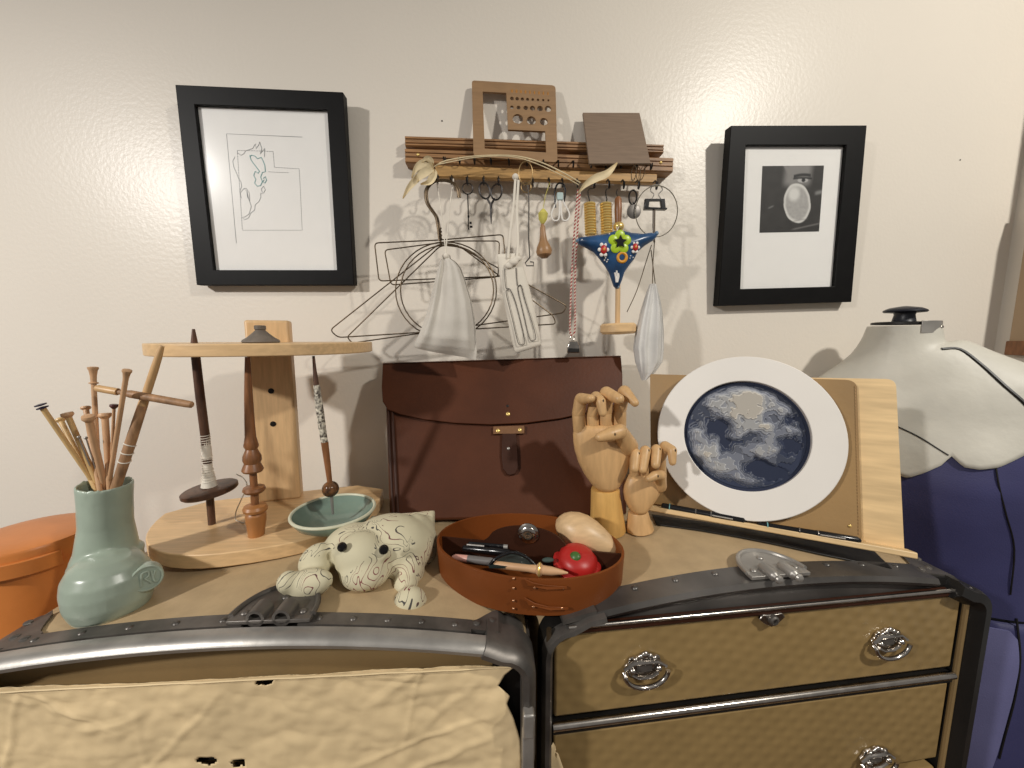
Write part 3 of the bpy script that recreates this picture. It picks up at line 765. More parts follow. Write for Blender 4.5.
# ------------------------------------------------------------------ wooden spindle stand
phi = math.radians(14)
r1 = V((math.cos(phi), math.sin(phi), 0)); f1 = V((math.sin(phi), -math.cos(phi), 0))
P0 = V((-0.372, 0.700, 0))          # back centre
zb0 = T+RISE_L+0.001
th_b = 0.020
def half_disc(z, hw=0.150, dp=0.195):
    pts = []
    back = 0.0
    pts.append(P0-r1*(hw*0.72)-f1*0.0+EZ*z)
    for i in range(25):
        t = PI-PI*i/24
        ct = math.cos(t)
        pts.append(P0+r1*(hw*math.copysign(abs(ct)**0.8, ct))+f1*(0.035+(dp-0.035)*abs(math.sin(t))**0.9)+EZ*z)
    pts.append(P0+r1*(hw*0.72)+EZ*z)
    return pts
ss = thing('spindle_stand', 'pale wooden stand of two half-round shelves on an upright, holding spindles', 'stand', P0+EZ*zb0)
mb = MB(); mb.prism(half_disc(zb0, 0.168, 0.20), EZ*th_b); mb.build('lower_shelf', m_birch, ss, bevel=0.003, seg=3)
zt1 = at(250, 344, 0.50).z
zt0 = zt1-0.0165
mb = MB(); mb.prism([p+r1*0.007 for p in half_disc(zt0, 0.153, 0.195)], EZ*0.0165); mb.build('upper_shelf', m_birch, ss, bevel=0.003, seg=3)
pw = 0.065
zp1 = at(272, 321, 0.70).z
mb = MB(); mb.box(P0-r1*0.003+f1*0.022+EZ*((zp1+zb0+th_b)/2), (pw, 0.026, zp1-zb0-th_b), (r1, f1, EZ)); post = mb.build('upright', m_birch_v, ss, bevel=0.004, seg=3)
for (px, py) in ((271, 391), (273, 424)):
    q = hit(px, py, P0+f1*0.0355, f1); MB().lathe(q-f1*0.001, q+f1*0.0008, [(0, 0.0048), (0.7, 0.0045), (1, 0.001)], 16).build('screw', m_iron, post)
ztop_b = zb0+th_b
# grey clay whorl on the upper shelf
wc = V((at(261, 340, 0.60).x, 0.60, zt1))
s = mpp(wc)*0.86
wl = MB().lathe(wc, wc+EZ*(20*s), [(0, 18*s), (0.05, 19.5*s), (0.16, 18.5*s), (0.3, 14*s), (0.5, 9.5*s), (0.68, 5.8*s), (0.74, 5*s), (0.78, 6*s), (0.97, 6*s), (1, 5*s)], 28).build('spindle_whorl', m_stone)
tag(wl, 'small grey bell-shaped clay whorl on the upper shelf of the spindle stand', 'spindle whorl')
GS = 'spindles standing in the wooden stand'
def sp_pts(px_list, Ya, Yb):
    n = len(px_list); y0, y1 = px_list[0][1], px_list[-1][1]
    return [at(x, y, Ya+(Yb-Ya)*((y-y0)/(y1-y0))) for x, y in px_list]
# dark spindle with whorl disc
foot = zz(212, 524, ztop_b); Yf = foot.y
P = sp_pts([(193.5, 329), (194.5, 345), (196, 359), (200, 395), (205, 434), (207.5, 462), (209, 486), (212, 524)], Yf-0.01, Yf)
s = mpp(P[3])
dk = thing('drop_spindle', 'dark brown spindle with a flat round whorl and white thread, left in the stand', 'spindle', P[-1], GS)
MB().tube(P, [1.2*s, 3.2*s, 3.8*s, 4.0*s, 4.0*s, 3.8*s, 3.6*s, 3.4*s], 14).build('shaft', m_dkwood, dk)
MB().tube(spl(P[4:7], 8), [3.9*s]*4+[4.4*s]*3+[3.7*s, 3.6*s]+[3.9*s, 4.0*s, 4.2*s, 4.6*s, 5.2*s, 5.8*s, 6.4*s, 7.0*s][:8], 16).build('thread', m_thread, dk)
th = MB()
rr = random.Random(5)
dvec = (P[6]-P[4])
for i in range(20):
    c = P[4]+dvec*(i/22+0.02); X_, Y_ = frame_of(dvec+V((rr.uniform(-.01, .01), rr.uniform(-.01, .01), 0)))
    th.tube(circ(c, (4.1+ (0.6 if 8 < i < 12 else 0)+max(0, (i-13)*0.35))*s, X_, Y_, 16), 0.0006, 5, closed=True)
th.build('thread_turns', m_dkthread if False else m_thread, dk)
wd = (P[7]-P[5]).normalized(); wd = (wd+V((0.16, 0.0, 0))).normalized()
MB().lathe(P[6]-wd*(-1*s), P[6]+wd*(8*s), [(0, 5*s), (0.05, 23*s), (0.2, 24.5*s), (0.7, 24.5*s), (0.9, 23*s), (1, 5*s)], 40).build('whorl', m_dkwood, dk)
MB().tube(spl([at(236, 474, Yf), at(243, 478, Yf-0.01), at(247, 486, Yf-0.01), at(241, 500, Yf-0.005), at(236, 512, Yf), zz(236, 520, ztop_b+0.001), zz(244, 523, ztop_b+0.001)], 8), 0.0008, 6).build('loose_thread', m_thread, dk)
# turned spindle
foot = zz(256.5, 535, ztop_b); Yf = foot.y
prof_px = [(247.5, 357, 2.6), (247.8, 370, 3.2), (248.5, 395, 4.2), (249.5, 420, 5.0), (250.5, 437, 5.6), (250.8, 441, 6.5), (251.2, 446, 7.6), (251.5, 449, 5.8), (252, 456, 9.2), (252.2, 460, 9.4), (252.3, 463, 8), (252.5, 466, 9.5), (252.7, 469.5, 11), (252.8, 471.5, 9.5), (253, 473, 3.8), (254, 486, 3.8), (254, 487, 10.5), (254.2, 489.5, 11.5), (254.4, 492, 9.5), (254.5, 494, 4), (255, 504, 4), (255, 505.5, 11), (255.3, 508, 12.5), (255.5, 510.5, 11.8), (255.6, 512, 8.6), (255.8, 514, 10.4), (256, 520, 10.2), (256.3, 530, 8.6), (256.5, 535, 8.0)]
Yt = Yf-0.0
def axis_lathe(prof, Ya, Yb, name, m, parent, n=24):
    y0, y1 = prof[0][1], prof[-1][1]
    rs = []
    a = at(prof[0][0], y0, Ya); b = at(prof[-1][0], y1, Yb); d = (b-a).normalized(); X_, Y_ = frame_of(d)
    for x, y, r in prof:
        c = at(x, y, Ya+(Yb-Ya)*(y-y0)/(y1-y0)); rr_ = r*mpp(c)*0.88; rs.append(circ(c, rr_, X_, Y_, n))
    return MB().loft(rs).build(name, m, parent)
ts = thing('drop_spindle', 'turned brown wooden spindle with bulbs and discs, middle of the stand', 'spindle', foot, GS)
axis_lathe(prof_px[:15], Yt, Yf-0.0, 'shaft', m_midwood, ts)
axis_lathe(prof_px[14:21], Yf, Yf, 'lower_disc', m_midwood, ts)
axis_lathe(prof_px[20:], Yf, Yf, 'cup', mat('orange_turned_wood', (172, 116, 66), rough=0.4, var=0.12, scale=20), ts)
# celadon bowl on the right of the lower shelf
bwl = zz(333, 512, ztop_b+0.032)
bcx = zz(335, 529, ztop_b)
bl, br_ = zz(289.5, 515, ztop_b+0.030), zz(374, 506, ztop_b+0.030)
rb = 42.5*mpp(bcx)*0.93
bo = thing('celadon_bowl', 'shallow green glazed bowl on the lower shelf under the beaded spindle', 'bowl', bcx)
hb = 0.030
MB().lathe(bcx, bcx+EZ*hb, [(0, rb*0.40), (0.06, rb*0.46), (0.15, rb*0.55), (0.55, rb*0.86), (0.92, rb*0.98), (1.0, rb*0.985), (0.98, rb*0.94), (0.6, rb*0.80), (0.35, rb*0.55), (0.24, rb*0.3), (0.22, 0.001)], 56).build('bowl_body', m_celadon_d, bo)
MB().tube(circ(bcx+EZ*(hb*0.985), rb*0.965, EX, EY, 56), 0.0022, 8, closed=True).build('rim', m_unglazed, bo)
# beaded spindle in the bowl
bf = bcx+EZ*(hb*0.24)+V((0.0, 0.0, 0))
Yb = bcx.y
px_b = [(313.5, 357, 1.4), (315, 372, 2.0), (316.3, 384, 2.6)]
bs = thing('drop_spindle', 'slim spindle with a black and white beaded sleeve standing in the green bowl', 'spindle', bf, GS)
axis_lathe([(313.5, 356, 1.4), (314.7, 370, 2.0), (316.5, 386, 3.0)], Yb, Yb, 'tip', m_dkwood, bs, 14)
axis_lathe([(316.5, 385, 3.3), (318, 398, 3.9), (320, 412, 4.2), (322.5, 430, 3.9), (324.6, 443, 3.7)], Yb, Yb, 'beaded_sleeve', mat('black_white_beads', (232, 224, 205), rough=0.5, scale=240, rgb2=(60, 50, 44), detail=1), bs, 16)
axis_lathe([(324.6, 442, 4.0), (327, 460, 3.5), (330, 484, 2.7)], Yb, Yb, 'shaft', m_midwood, bs, 14)
c = at(330.5, 489, Yb); s = mpp(c)
MB().ell(c, (8*s, 8*s, 8*s)).build('glass_bead', mat('dark_swirled_glass', (120, 80, 50), rough=0.08, rgb2=(18, 22, 20), scale=90, detail=2), bs)
MB().tube([at(331.5, 496, Yb), at(333, 514, Yb)], [1.6*s, 1.2*s], 10).build('metal_tip', m_steel, bs)
q = at(333.5, 514, Yb)
# ------------------------------------------------------------------ stuffed frog bean bag
SF = mpp(top(360, 588))
def fz(px, py, Y): return at(px, py, Y)
fbase = top(360, 588)
FY = fbase.y
fr = thing('stuffed_frog', 'cream bean bag frog with doodle print and black button eyes on the left trunk', 'soft toy', V((fbase.x, FY+0.03, T+arch(fbase.x, FY))))
zs = T+arch(-0.16, 0.48)
mb = MB()
def blob(px, py, Y, rx, rz, ry=None, tilt=0.0, yaw=0.0):
    c = at(px, py, Y); s = mpp(c)
    X = V((math.cos(tilt), 0, -math.sin(tilt))); Z = V((math.sin(tilt), 0, math.cos(tilt)))
    if yaw: X = V((X.x*math.cos(yaw), X.x*math.sin(yaw), X.z)).normalized(); Z = (Z-X*Z.dot(X)).normalized()
    Yv = Z.cross(X)
    mb.ell(c, (rx*s, (ry or rx)*s, rz*s), (X, Yv, Z), 24, 14)
    return c
# body cushion : from head back to the square rear corner
blob(392, 546, FY+0.058, 42, 31, 34, 0.05)
blob(350, 545, FY+0.048, 27, 20, 24, -0.35)
blob(416, 545, FY+0.078, 21, 31, 26, 0)
# rear cushion with square corners
c0, c1, c2, c3 = at(366, 522, FY+0.10), at(433.5, 515.5, FY+0.10), at(433, 556, FY+0.085), at(375, 575, FY+0.085)
mb.prism([c0, c1, c2, c3], V((0, 0.022, 0)))
# face and chin
blob(362, 556, FY+0.022, 26, 24, 24, 0.08)
blob(365, 572, FY+0.008, 24.5, 15.5, 22, 0.10)
blob(341, 551, FY+0.014, 9, 8, 9, 0)
blob(382, 553, FY+0.014, 9, 8, 9, 0)
# left arm
blob(315, 559, FY+0.022, 18, 13, 15, -0.75)
blob(318, 567, FY+0.012, 12, 10, 12, 0)
blob(307, 584, FY-0.012, 28, 14.5, 14, -0.26, -0.15)
blob(288, 582, FY-0.017, 10.5, 11, 11, 0)
# right arm
blob(408, 570, FY+0.030, 16.5, 22, 15, 0.15)
blob(406, 583, FY+0.010, 12.5, 10.5, 13, 0)
blob(410.5, 602, FY-0.018, 16.5, 15, 15, 0.15)
blob(407, 612, FY-0.023, 11.5, 7.5, 11, 0)
frog_body = mb.build('body', m_frog, fr, remesh=0.0028, smooth=7)
for (px, py) in ((340, 550), (382.5, 552.5)):
    q = at(px, py, FY-0.006); s = mpp(q)
    nn_ = V((-0.25 if px < 350 else 0.35, -1, 0.15)).normalized()
    MB().lathe(q+V((0, 0.006, 0))-nn_*0.002, q+V((0, 0.006, 0))+nn_*0.0035, [(0, 4.8*s), (0.5, 4.8*s), (0.85, 3.8*s), (1, 1*s)], 20).build('eye', m_black_eye, fr)

# ------------------------------------------------------------------ leather satchel leaning on the wall
b0 = top(390, 528); 
sb0 = V((-0.222, 0.650, 0)); 
TL_, TR_ = at(384, 364, 0.765), at(620, 357, 0.765)
zbot = T+0.028
BLx = hit(389, 520, V((0, 0.66, 0)), EY)
# plane through the top edge leaning forward at the foot
yb_, yt_ = 0.618, 0.752
zt_ = (TL_.z+TR_.z)/2
Ns = V((0, -(zt_-zbot), -(yb_-yt_)*-1*-1)).normalized()
dirup = V((0, yt_-yb_, zt_-zbot)).normalized(); Ns = V((0, -dirup.z, dirup.y))
Ps = V((0, yb_, zbot))
def sat(px, py, off=0.0): return hit(px, py, Ps+Ns*off, Ns)
st_ = thing('leather_satchel', 'large dark brown leather satchel with a curved flap and strap closure, leaning on the wall', 'satchel', V((0.0, 0.66, zbot)))
def foot_(p, p2):    # extend the line p->p2 down to zbot
    d = p2-p; return p+d*((zbot-p.z)/d.z)
tl_, tr0 = sat(384, 366), sat(620, 358)
bl_ = foot_(tl_, sat(389, 515)); br0 = foot_(tr0, sat(624, 440))
mb = MB(); mb.prism([tl_+V((0, 0, -0.004)), bl_, br0, tr0+V((0, 0, -0.004))], -Ns*0.030); body_ = mb.build('body', m_leather, st_, bevel=0.006, seg=3)
# front panel edge / gusset piping
MB().tube([sat(392, 410, 0.001), foot_(tl_, sat(389, 515))+(sat(398, 515)-sat(389, 515))+Ns*0.001], 0.0028, 8).build('piping', m_leather_d, st_)
MB().tube([sat(388, 410, 0.0005), foot_(tl_, sat(389, 515))+(sat(393, 515)-sat(389, 515))], 0.0022, 8).build('piping', m_leather_d, st_)
# flap
fl = [(383, 365), (382, 388), (383, 402), (388, 410), (400, 414.5), (425, 420), (455, 423.5), (490, 425), (525, 423.5), (560, 419), (592, 412), (616, 405), (622, 398), (622, 375), (620.5, 357.5)]
mb = MB(); mb.prism([sat(x, y, 0.003) for x, y in fl], Ns*0.0035); flap = mb.build('flap', m_leather, st_, bevel=0.0012)
mb = MB(); a_, b_ = sat(383, 364.5, 0.0035), sat(620.5, 357, 0.0035)
mb.tube([a_-Ns*0.016+EZ*0.000, b_-Ns*0.016], 0.0195, 16, flat=1.0); 
# rounded top fold
rs = []
for i in range(9):
    t = i/8; a = PI*t; rs.append(None)
mb = MB()
n_ = 10
sec = lambda p: [p+Ns*(-0.0165+0.0195*math.cos(PI*k/n_))+dirup*(0.006*math.sin(PI*k/n_)) for k in range(n_+1)]
mb.loft([sec(a_), sec(b_)]); mb.build('top_fold', m_leather, st_)
# closure: metal staple plate + tongue strap
cpl = [(493, 427), (493, 434.5), (524.5, 434), (524.5, 426)]
mb = MB(); mb.prism([sat(x, y, 0.001) for x, y in cpl], Ns*0.004); pl_ = mb.build('clasp_plate', mat('worn_brass_leather', (122, 84, 52), rough=0.4, metal=0.2), st_, bevel=0.001)
for x, y in ((498, 430.8), (520, 430)):
    mb = MB(); rivet_dome(mb, sat(x, y, 0.005), Ns, 0.0042); mb.build('rivet', m_brass, pl_)
tg = [(502, 434), (501.5, 455), (503, 469), (506.5, 474.5), (511, 475.5), (515.5, 474), (518, 468), (517.5, 452), (516, 434)]
mb = MB(); mb.prism([sat(x, y, 0.001) for x, y in tg], Ns*0.0045); tng = mb.build('tongue_strap', m_leather_d, st_, bevel=0.001)
mb = MB(); rivet_dome(mb, sat(508.5, 448.5, 0.0055), Ns, 0.003); mb.build('rivet', m_steel, tng)
mb = MB(); rivet_dome(mb, sat(508, 414, 0.0065), Ns, 0.0042); mb.build('rivet', m_brass, flap)
mb = MB(); rivet_dome(mb, sat(507.5, 406, 0.0060), Ns, 0.003); mb.build('rivet', m_iron, flap)

# ------------------------------------------------------------------ oval leather tray
zt0_ = T+0.010; zrim = T+0.056
Lp, Rp, Bp, Fp = zz(437.5, 535, zrim), zz(624.5, 553, zrim), zz(512, 510.5, zrim), zz(552, 579, zrim)
tc_ = (Lp+Rp)/2; ta = (Rp-Lp)/2; la = ta.length; ta.normalize(); tb_ = V((-ta.y, ta.x, 0)); lb = (Bp-Fp).dot(tb_)/2
tc_ = tc_*0.5+((Bp+Fp)/2)*0.5
ov = thing('leather_tray', 'oval chestnut leather tray with a snap divider straddling both trunks', 'tray', V((tc_.x, tc_.y, zt0_)))
def ovr(z, k): return [V((tc_.x, tc_.y, z))+ta*(la*k*math.cos(t))+tb_*((lb-la*(1-k))*math.sin(t)) for t in [2*PI*i/64 for i in range(64)]]
kin = 1-0.0032/la
mb = MB(); mb.loft([ovr(zt0_, 0.985), ovr(zt0_+0.02, 0.99), ovr(zrim-0.001, 1.0), ovr(zrim, 0.998), ovr(zrim, kin), ovr(zt0_+0.004, kin*0.985)], cap=(True, True)); mb.build('tray_wall', m_tray, ov, ang=50)
# overlapping finger tabs on the front with stitch rivets
def on_wall(px, py, off=0.0012):
    best = None
    for i in range(720):
        t = PI+PI*i/720; 
        d = ta*math.cos(t)*la+tb_*math.sin(t)*lb
        p = V((tc_.x, tc_.y, 0))+d; 
        r = ray(px, py); n2 = V((d.y*0, 0, 0))
        k = (p.x-CAM.x)*r.y-(p.y-CAM.y)*r.x
        if best is None or abs(k) < best[0]:
            if (p-V((CAM.x, CAM.y, 0))).length > 0: best = (abs(k), p, t) if (p.y < tc_.y+0.01) else best
    p, t = best[1], best[2]
    sc = (p-V((CAM.x, CAM.y, 0))).length/V((ray(px, py).x, ray(px, py).y, 0)).length
    z = CAM.z+ray(px, py).z*sc
    nrm = (ta*(math.cos(t)/la)+tb_*(math.sin(t)/lb)).normalized()
    return V((p.x, p.y, z))+nrm*off, nrm
for (pa) in ([(524, 577.5), (533, 581.5), (545, 584), (567, 585.5), (567, 588), (545, 588.5), (528, 585)], [(524, 596), (535, 602), (548, 605.5), (568, 606.5), (568, 608.5), (548, 609), (528, 604)]):
    mb = MB(); ps_ = [on_wall(x, y, 0.0008)[0] for x, y in pa]; nr = on_wall(*pa[2])[1]
    mb.prism(ps_, nr*0.0018); mb.build('finger_tab', m_tray, ov, bevel=0.0006)
m_copper = mat('copper', (226, 170, 130), rough=0.3, metal=0.9)
for x, y in ((513.5, 578), (513.5, 587.5), (513.5, 600), (513.5, 608), (534.5, 587), (533.5, 606), (563, 587.5), (562, 607.5)):
    mb = MB(); p, nr = on_wall(x, y, 0.0016); rivet_dome(mb, p, nr, 0.0016); mb.build('copper_tack', m_copper, ov)
# divider along the long axis with an arched middle
dvp = []
for i in range(41):
    u = -0.985+1.97*i/40
    q_ = min(1, abs((u+0.02)/0.43)); h = zrim-0.006+0.027*math.sqrt(1-q_**2)
    dvp.append(V((tc_.x, tc_.y, h))+ta*(la*u))
dvp += [V((tc_.x, tc_.y, zt0_+0.004))+ta*(la*0.97), V((tc_.x, tc_.y, zt0_+0.004))-ta*(la*0.97)]
mb = MB(); mb.prism(dvp, tb_*0.003); div = mb.build('divider', m_leather_d, ov, bevel=0.0008)
q = hit(528.5, 533, V((tc_.x, tc_.y, 0)), tb_); s = mpp(q)
mb = MB(); mb.lathe(q, q-tb_*0.007, [(0, 10.5*s), (0.25, 10.5*s), (0.4, 9*s), (0.5, 7*s), (0.75, 8*s), (0.9, 7*s), (1, 4*s), (0.8, 0.0001)], 24)
snap = mb.build('snap', m_nickel, div)
# wooden darning egg resting on the tray's right rim
ea, eb = at(556, 520, tc_.y+0.035), at(617, 551, tc_.y+0.000)
ed = (eb-ea); el = ed.length; ed.normalize(); s = mpp(ea)
zq = [(0, 0.001), (0.02, 5), (0.07, 10), (0.15, 14), (0.28, 17.5), (0.42, 18.5), (0.58, 17), (0.74, 13.5), (0.88, 9.5), (0.96, 7.5), (1.0, 5.5), (1.005, 0.01)]
eg = MB().lathe(ea, eb, [(t, r*s*1.0) for t, r in zq], 36).build('darning_egg', m_egg, smooth=2)
tag(eg, 'pale wooden darning egg lying in the back of the oval tray', 'darning egg')
# red wooden pincushion
rc_ = at(577, 563, tc_.y-0.022); s = mpp(rc_)
ax_ = V((0.10, -0.30, 1)).normalized()
rp_ = thing('red_darner', 'glossy red wooden button-shaped darner with a green spot, at the tray right end', 'darner', rc_-ax_*0.02)
MB().lathe(rc_-ax_*(20*s), rc_+ax_*(15*s), [(0, 5*s), (0.3, 6*s), (0.42, 14*s), (0.47, 21*s), (0.52, 24*s), (0.58, 24*s), (0.64, 22*s), (0.66, 19.5*s), (0.78, 19*s), (0.90, 15*s), (0.97, 9*s), (1, 0.01*s)], 40).build('body', m_red, rp_)
gq = hit(570, 551, rc_+ax_*(14.0*s), (ax_+V((-0.35, -0.2, 0))).normalized())
gn = ((gq-rc_).normalized())
gn = (V((-0.35, -0.62, 0.75))).normalized(); X_, Y_ = frame_of(gn)
MB().ell(rc_+ax_*(3*s)+gn*(12.6*s), (5.5*s, 5*s, 3.0*s), (X_, Y_, gn), 16, 8).build('green_spot', m_green, rp_)
# pens and tools in the tray
GT = 'tools lying in the oval leather tray'
zin = T+0.030
def lay(name, label, cat, a_px, b_px, z, segs):
    a = zz(*a_px, z); b = zz(*b_px, z); root = thing(name, label, cat, (a+b)/2-EZ*0.003, GT)
    return root, a, b, mpp((a+b)/2)
zq_ = zrim-0.012
rt, a, b, s = lay('pen', 'glossy black pen at the back left of the oval tray', 'pen', (462, 548), (512, 553), zq_, None)
MB().lathe(a, b, [(0, 1.2*s), (0.04, 3.2*s), (0.55, 3.6*s), (0.56, 3.9*s), (0.95, 3.5*s), (1, 1*s)], 16).build('barrel', m_blackpl, rt)
MB().tube([a+(b-a)*0.1+EZ*4.2*s, a+(b-a)*0.45+EZ*4.4*s], 0.9*s, 6).build('clip', m_steel, rt)
rt, a, b, s = lay('pen', 'second black pen behind the glossy one in the oval tray', 'pen', (468, 543), (508, 547), zq_, None)
MB().lathe(a, b, [(0, 1.2*s), (0.04, 2.8*s), (0.9, 3.2*s), (1, 1*s)], 16).build('barrel', m_blackpl, rt)
MB().lathe(a+(b-a)*0.9, a+(b-a)*1.0, [(0, 3.3*s), (1, 3.3*s)], 16).build('ring', m_steel, rt)
rt, a, b, s = lay('pencil', 'pink-tipped grey pencil along the front left wall of the oval tray', 'pencil', (452, 557), (494, 562), zq_, None)
MB().lathe(a, a+(b-a)*0.38, [(0, 1.2*s), (0.2, 3.2*s), (1, 3.6*s)], 14).build('tip', m_pink, rt)
MB().lathe(a+(b-a)*0.38, b, [(0, 3.7*s), (0.95, 3.7*s), (1, 2*s)], 14).build('barrel', m_grey, rt)
rt, a, b, s = lay('wooden_awl', 'wooden tapered tool with a ring, lying along the front of the oval tray', 'awl', (491, 564), (568, 573), zq_+0.002, None)
MB().lathe(a, b, [(0, 2.6*s), (0.05, 3.6*s), (0.50, 3.6*s), (0.60, 4.2*s), (0.62, 6*s), (0.66, 6*s), (0.68, 4.6*s), (0.8, 4.2*s), (0.92, 2.4*s), (1, 0.8*s)], 16).build('shaft', m_knob, rt)
MB().tube(circ(a+(b-a)*0.64, 6*s, EZ, (b-a).normalized().cross(EZ), 20), 1.2*s, 8, closed=True).build('ring', m_brass, rt)
rt, a, b, s = lay('embroidery_snips', 'black-handled snips bowed over the pens in the oval tray', 'snips', (490, 566), (540, 560), zq_+0.002, None)
p = [zz(489, 566, zq_+0.002), zz(497, 558, zq_+0.012), zz(512, 552.5, zq_+0.016), zz(526, 557, zq_+0.012), zz(537, 567, zq_+0.002)]
MB().tube(spl(p, 8), 0.0022, 10, flat=1.0).build('handle', m_blackpl, rt)
p2 = [zz(492, 564, zq_), zz(505, 559, zq_+0.003), zz(520, 559, zq_+0.003), zz(534, 564, zq_)]
pr2 = [V(v) for v in spl([zz(489, 566, zq_+0.004), zz(498, 557, zq_+0.006), zz(512, 553, zq_+0.008), zz(526, 557, zq_+0.006), zz(537, 567, zq_+0.004)], 6)]
MB().prism(pr2, V((0, 0, -0.003))).build('blade_cover', mat('dark_green_leather', (40, 50, 48), rough=0.4), rt)
MB().ell(zz(548, 560, zq_+0.002), (0.008, 0.004, 0.003)).build('tip_guard', mat('dark_green_felt', (56, 72, 66), rough=0.7), rt)

# ------------------------------------------------------------------ jointed wooden hands
def seg_capsule(mb, a, b, ra, rb, n=14):
    d = (b-a).normalized(); X, Y = frame_of(d); L = (b-a).length
    rs = [circ(a+d*(-ra*math.cos(t)), ra*max(math.sin(t), .02), X, Y, n) for t in (0.05, 0.4, 0.8, 1.2)]
    rs += [circ(a+d*L*k, ra+(rb-ra)*k, X, Y, n) for k in (0, 0.33, 0.66, 1)]
    rs += [circ(b+d*(rb*math.sin(t)), rb*max(math.cos(t), .02), X, Y, n) for t in (0.4, 0.8, 1.2, 1.52)]
    mb.loft(rs)
def finger(name, parent, pts, radii, m, dark=True):
    """pts: [(px,py,Y)...] joints knuckle to tip"""
    P = [at(*p) for p in pts]; s = mpp(P[0])
    mb = MB(); radii = [r*1.08 for r in radii]; seg_capsule(mb, P[0], P[0]+(P[1]-P[0])*0.9, radii[0]*s, radii[1]*s)
    f = mb.build(name, m, parent)
    for i in range(1, len(P)-1):
        mb = MB(); d = P[i+1]-P[i]; seg_capsule(mb, P[i]+d*0.04, P[i]+d*0.92, radii[i]*s, radii[i+1]*s); mb.build('phalanx', m, f)
        if dark and i == len(P)-2:
            dd = (P[i]-P[i-1]).normalized(); side = V((1, 0, 0)); 
            q = P[i]+V((0.25, -1, 0.2)).normalized()*(radii[i]*s*1.0)
            MB().ell(q, (0.0009, 0.0009, 0.0022)).build('joint_pin', m_iron, f)
    return f
def hand(label, wrist_top, wrist_bot, rt, rb, palm, Yh, zbase, fingers, m_arm, m_hand, thick):
    a = at(*wrist_top, Yh); s = mpp(a)
    fx = at(*wrist_bot, Yh)
    base = V((fx.x, Yh, zbase))
    root = thing('wooden_hand', label, 'artist hand', base)
    MB().lathe(base, a, [(0, rb*s*0.98), (0.03, rb*s), (0.5, (rb*0.5+rt*0.5)*s*0.98), (0.96, rt*s), (1, rt*0.96*s), (1.02, rt*0.7*s), (1.03, 0.001)], 32).build('forearm', m_arm, root)
    mb = MB(); rs = []
    for (y, x0, x1, k) in palm:
        c = at((x0+x1)/2, y, Yh); hw = (x1-x0)/2*s
        rs.append([c+EX*(hw*math.copysign(abs(math.cos(t))**0.85, math.cos(t)))+EY*(thick*k*s*math.copysign(abs(math.sin(t))**0.9, math.sin(t))) for t in [2*PI*i/32 for i in range(32)]])
    mb.loft(rs); mb.build('palm', m_hand, root, smooth=2)
    for name, pts, rad in fingers:
        finger(name, root, pts, rad, m_hand)
    return root
YH = 0.575
zb_h = T+arch(0.19, YH)+0.001
f = YH
big = [
 ('finger', [(580, 430, f), (578.5, 414, f-0.002), (580.5, 399, f-0.006), (592, 398.5, f-0.034)], [6.2, 6.0, 5.6, 3.6]),
 ('finger', [(592.5, 428, f), (592, 415, f-0.002), (596, 397, f-0.006), (600.5, 401, f-0.030), (603, 414, f-0.036)], [6.2, 5.8, 5.4, 4.6, 3.4]),
 ('finger', [(605.5, 428, f), (605.5, 412, f-0.002), (606, 393, f-0.008), (620, 399.5, f-0.036)], [6.4, 6.2, 6.2, 4.6]),
 ('finger', [(619, 428, f), (619.5, 410, f-0.002), (624, 391, f-0.010), (636, 404, f-0.034)], [6.6, 6.2, 5.6, 3.4]),
 ('thumb', [(628, 446, f-0.010), (620, 431.5, f-0.030), (611, 434, f-0.036), (599, 437.5, f-0.040)], [9.2, 7.0, 6.4, 4.4])]
hand('larger jointed wooden artist hand with curled fingers, beside the satchel', (605, 488), (607, 552), 14.0, 18.0,
     [(489, 597, 614, 0.9), (484, 591, 620, 1.05), (474, 584, 626, 1.1), (462, 578, 630, 1.1), (450, 574.5, 633, 1.05), (441, 573.2, 634, 0.95), (434, 573, 629, 0.85), (428, 574, 626, 0.7), (424, 576, 624, 0.5)],
     YH, zb_h, big, m_honey, m_maple, 13)
YS = 0.565
zb_s = T+arch(0.25, YS)+0.001
f = YS
small = [
 ('finger', [(635, 478, f), (634.5, 463, f-0.004), (636, 453, f-0.012), (634.5, 470, f-0.026)], [5.0, 4.8, 4.6, 3.6]),
 ('finger', [(643.5, 477, f), (643.5, 461, f-0.004), (645.5, 450, f-0.012), (642.5, 471, f-0.028)], [5.0, 4.9, 4.8, 3.8]),
 ('finger', [(653.5, 476, f), (654, 459, f-0.004), (656.5, 449, f-0.012), (655.5, 466, f-0.028)], [5.0, 4.9, 4.8, 3.8]),
 ('finger', [(661, 476, f+0.002), (660.5, 458, f-0.002), (665, 446, f-0.012), (672, 450, f-0.024), (672.5, 463, f-0.030)], [5.0, 4.8, 4.6, 4.2, 3.2]),
 ('thumb', [(660, 486, f-0.008), (661, 475, f-0.022), (655, 475.5, f-0.030), (648.5, 479, f-0.034)], [6.0, 4.6, 4.2, 3.2])]
hand('smaller jointed wooden artist hand closed into a loose fist, in front of the moon disc', (638, 511), (639, 541), 9.6, 13.8,
     [(511.5, 632, 644, 0.9), (508, 628.5, 648, 1.05), (500, 624.5, 655, 1.1), (491, 623, 661, 1.1), (484, 623.5, 664, 1.0), (478, 626, 665, 0.9), (473, 629, 662, 0.6)],
     YS, zb_s, small, m_maple, m_maple, 10)
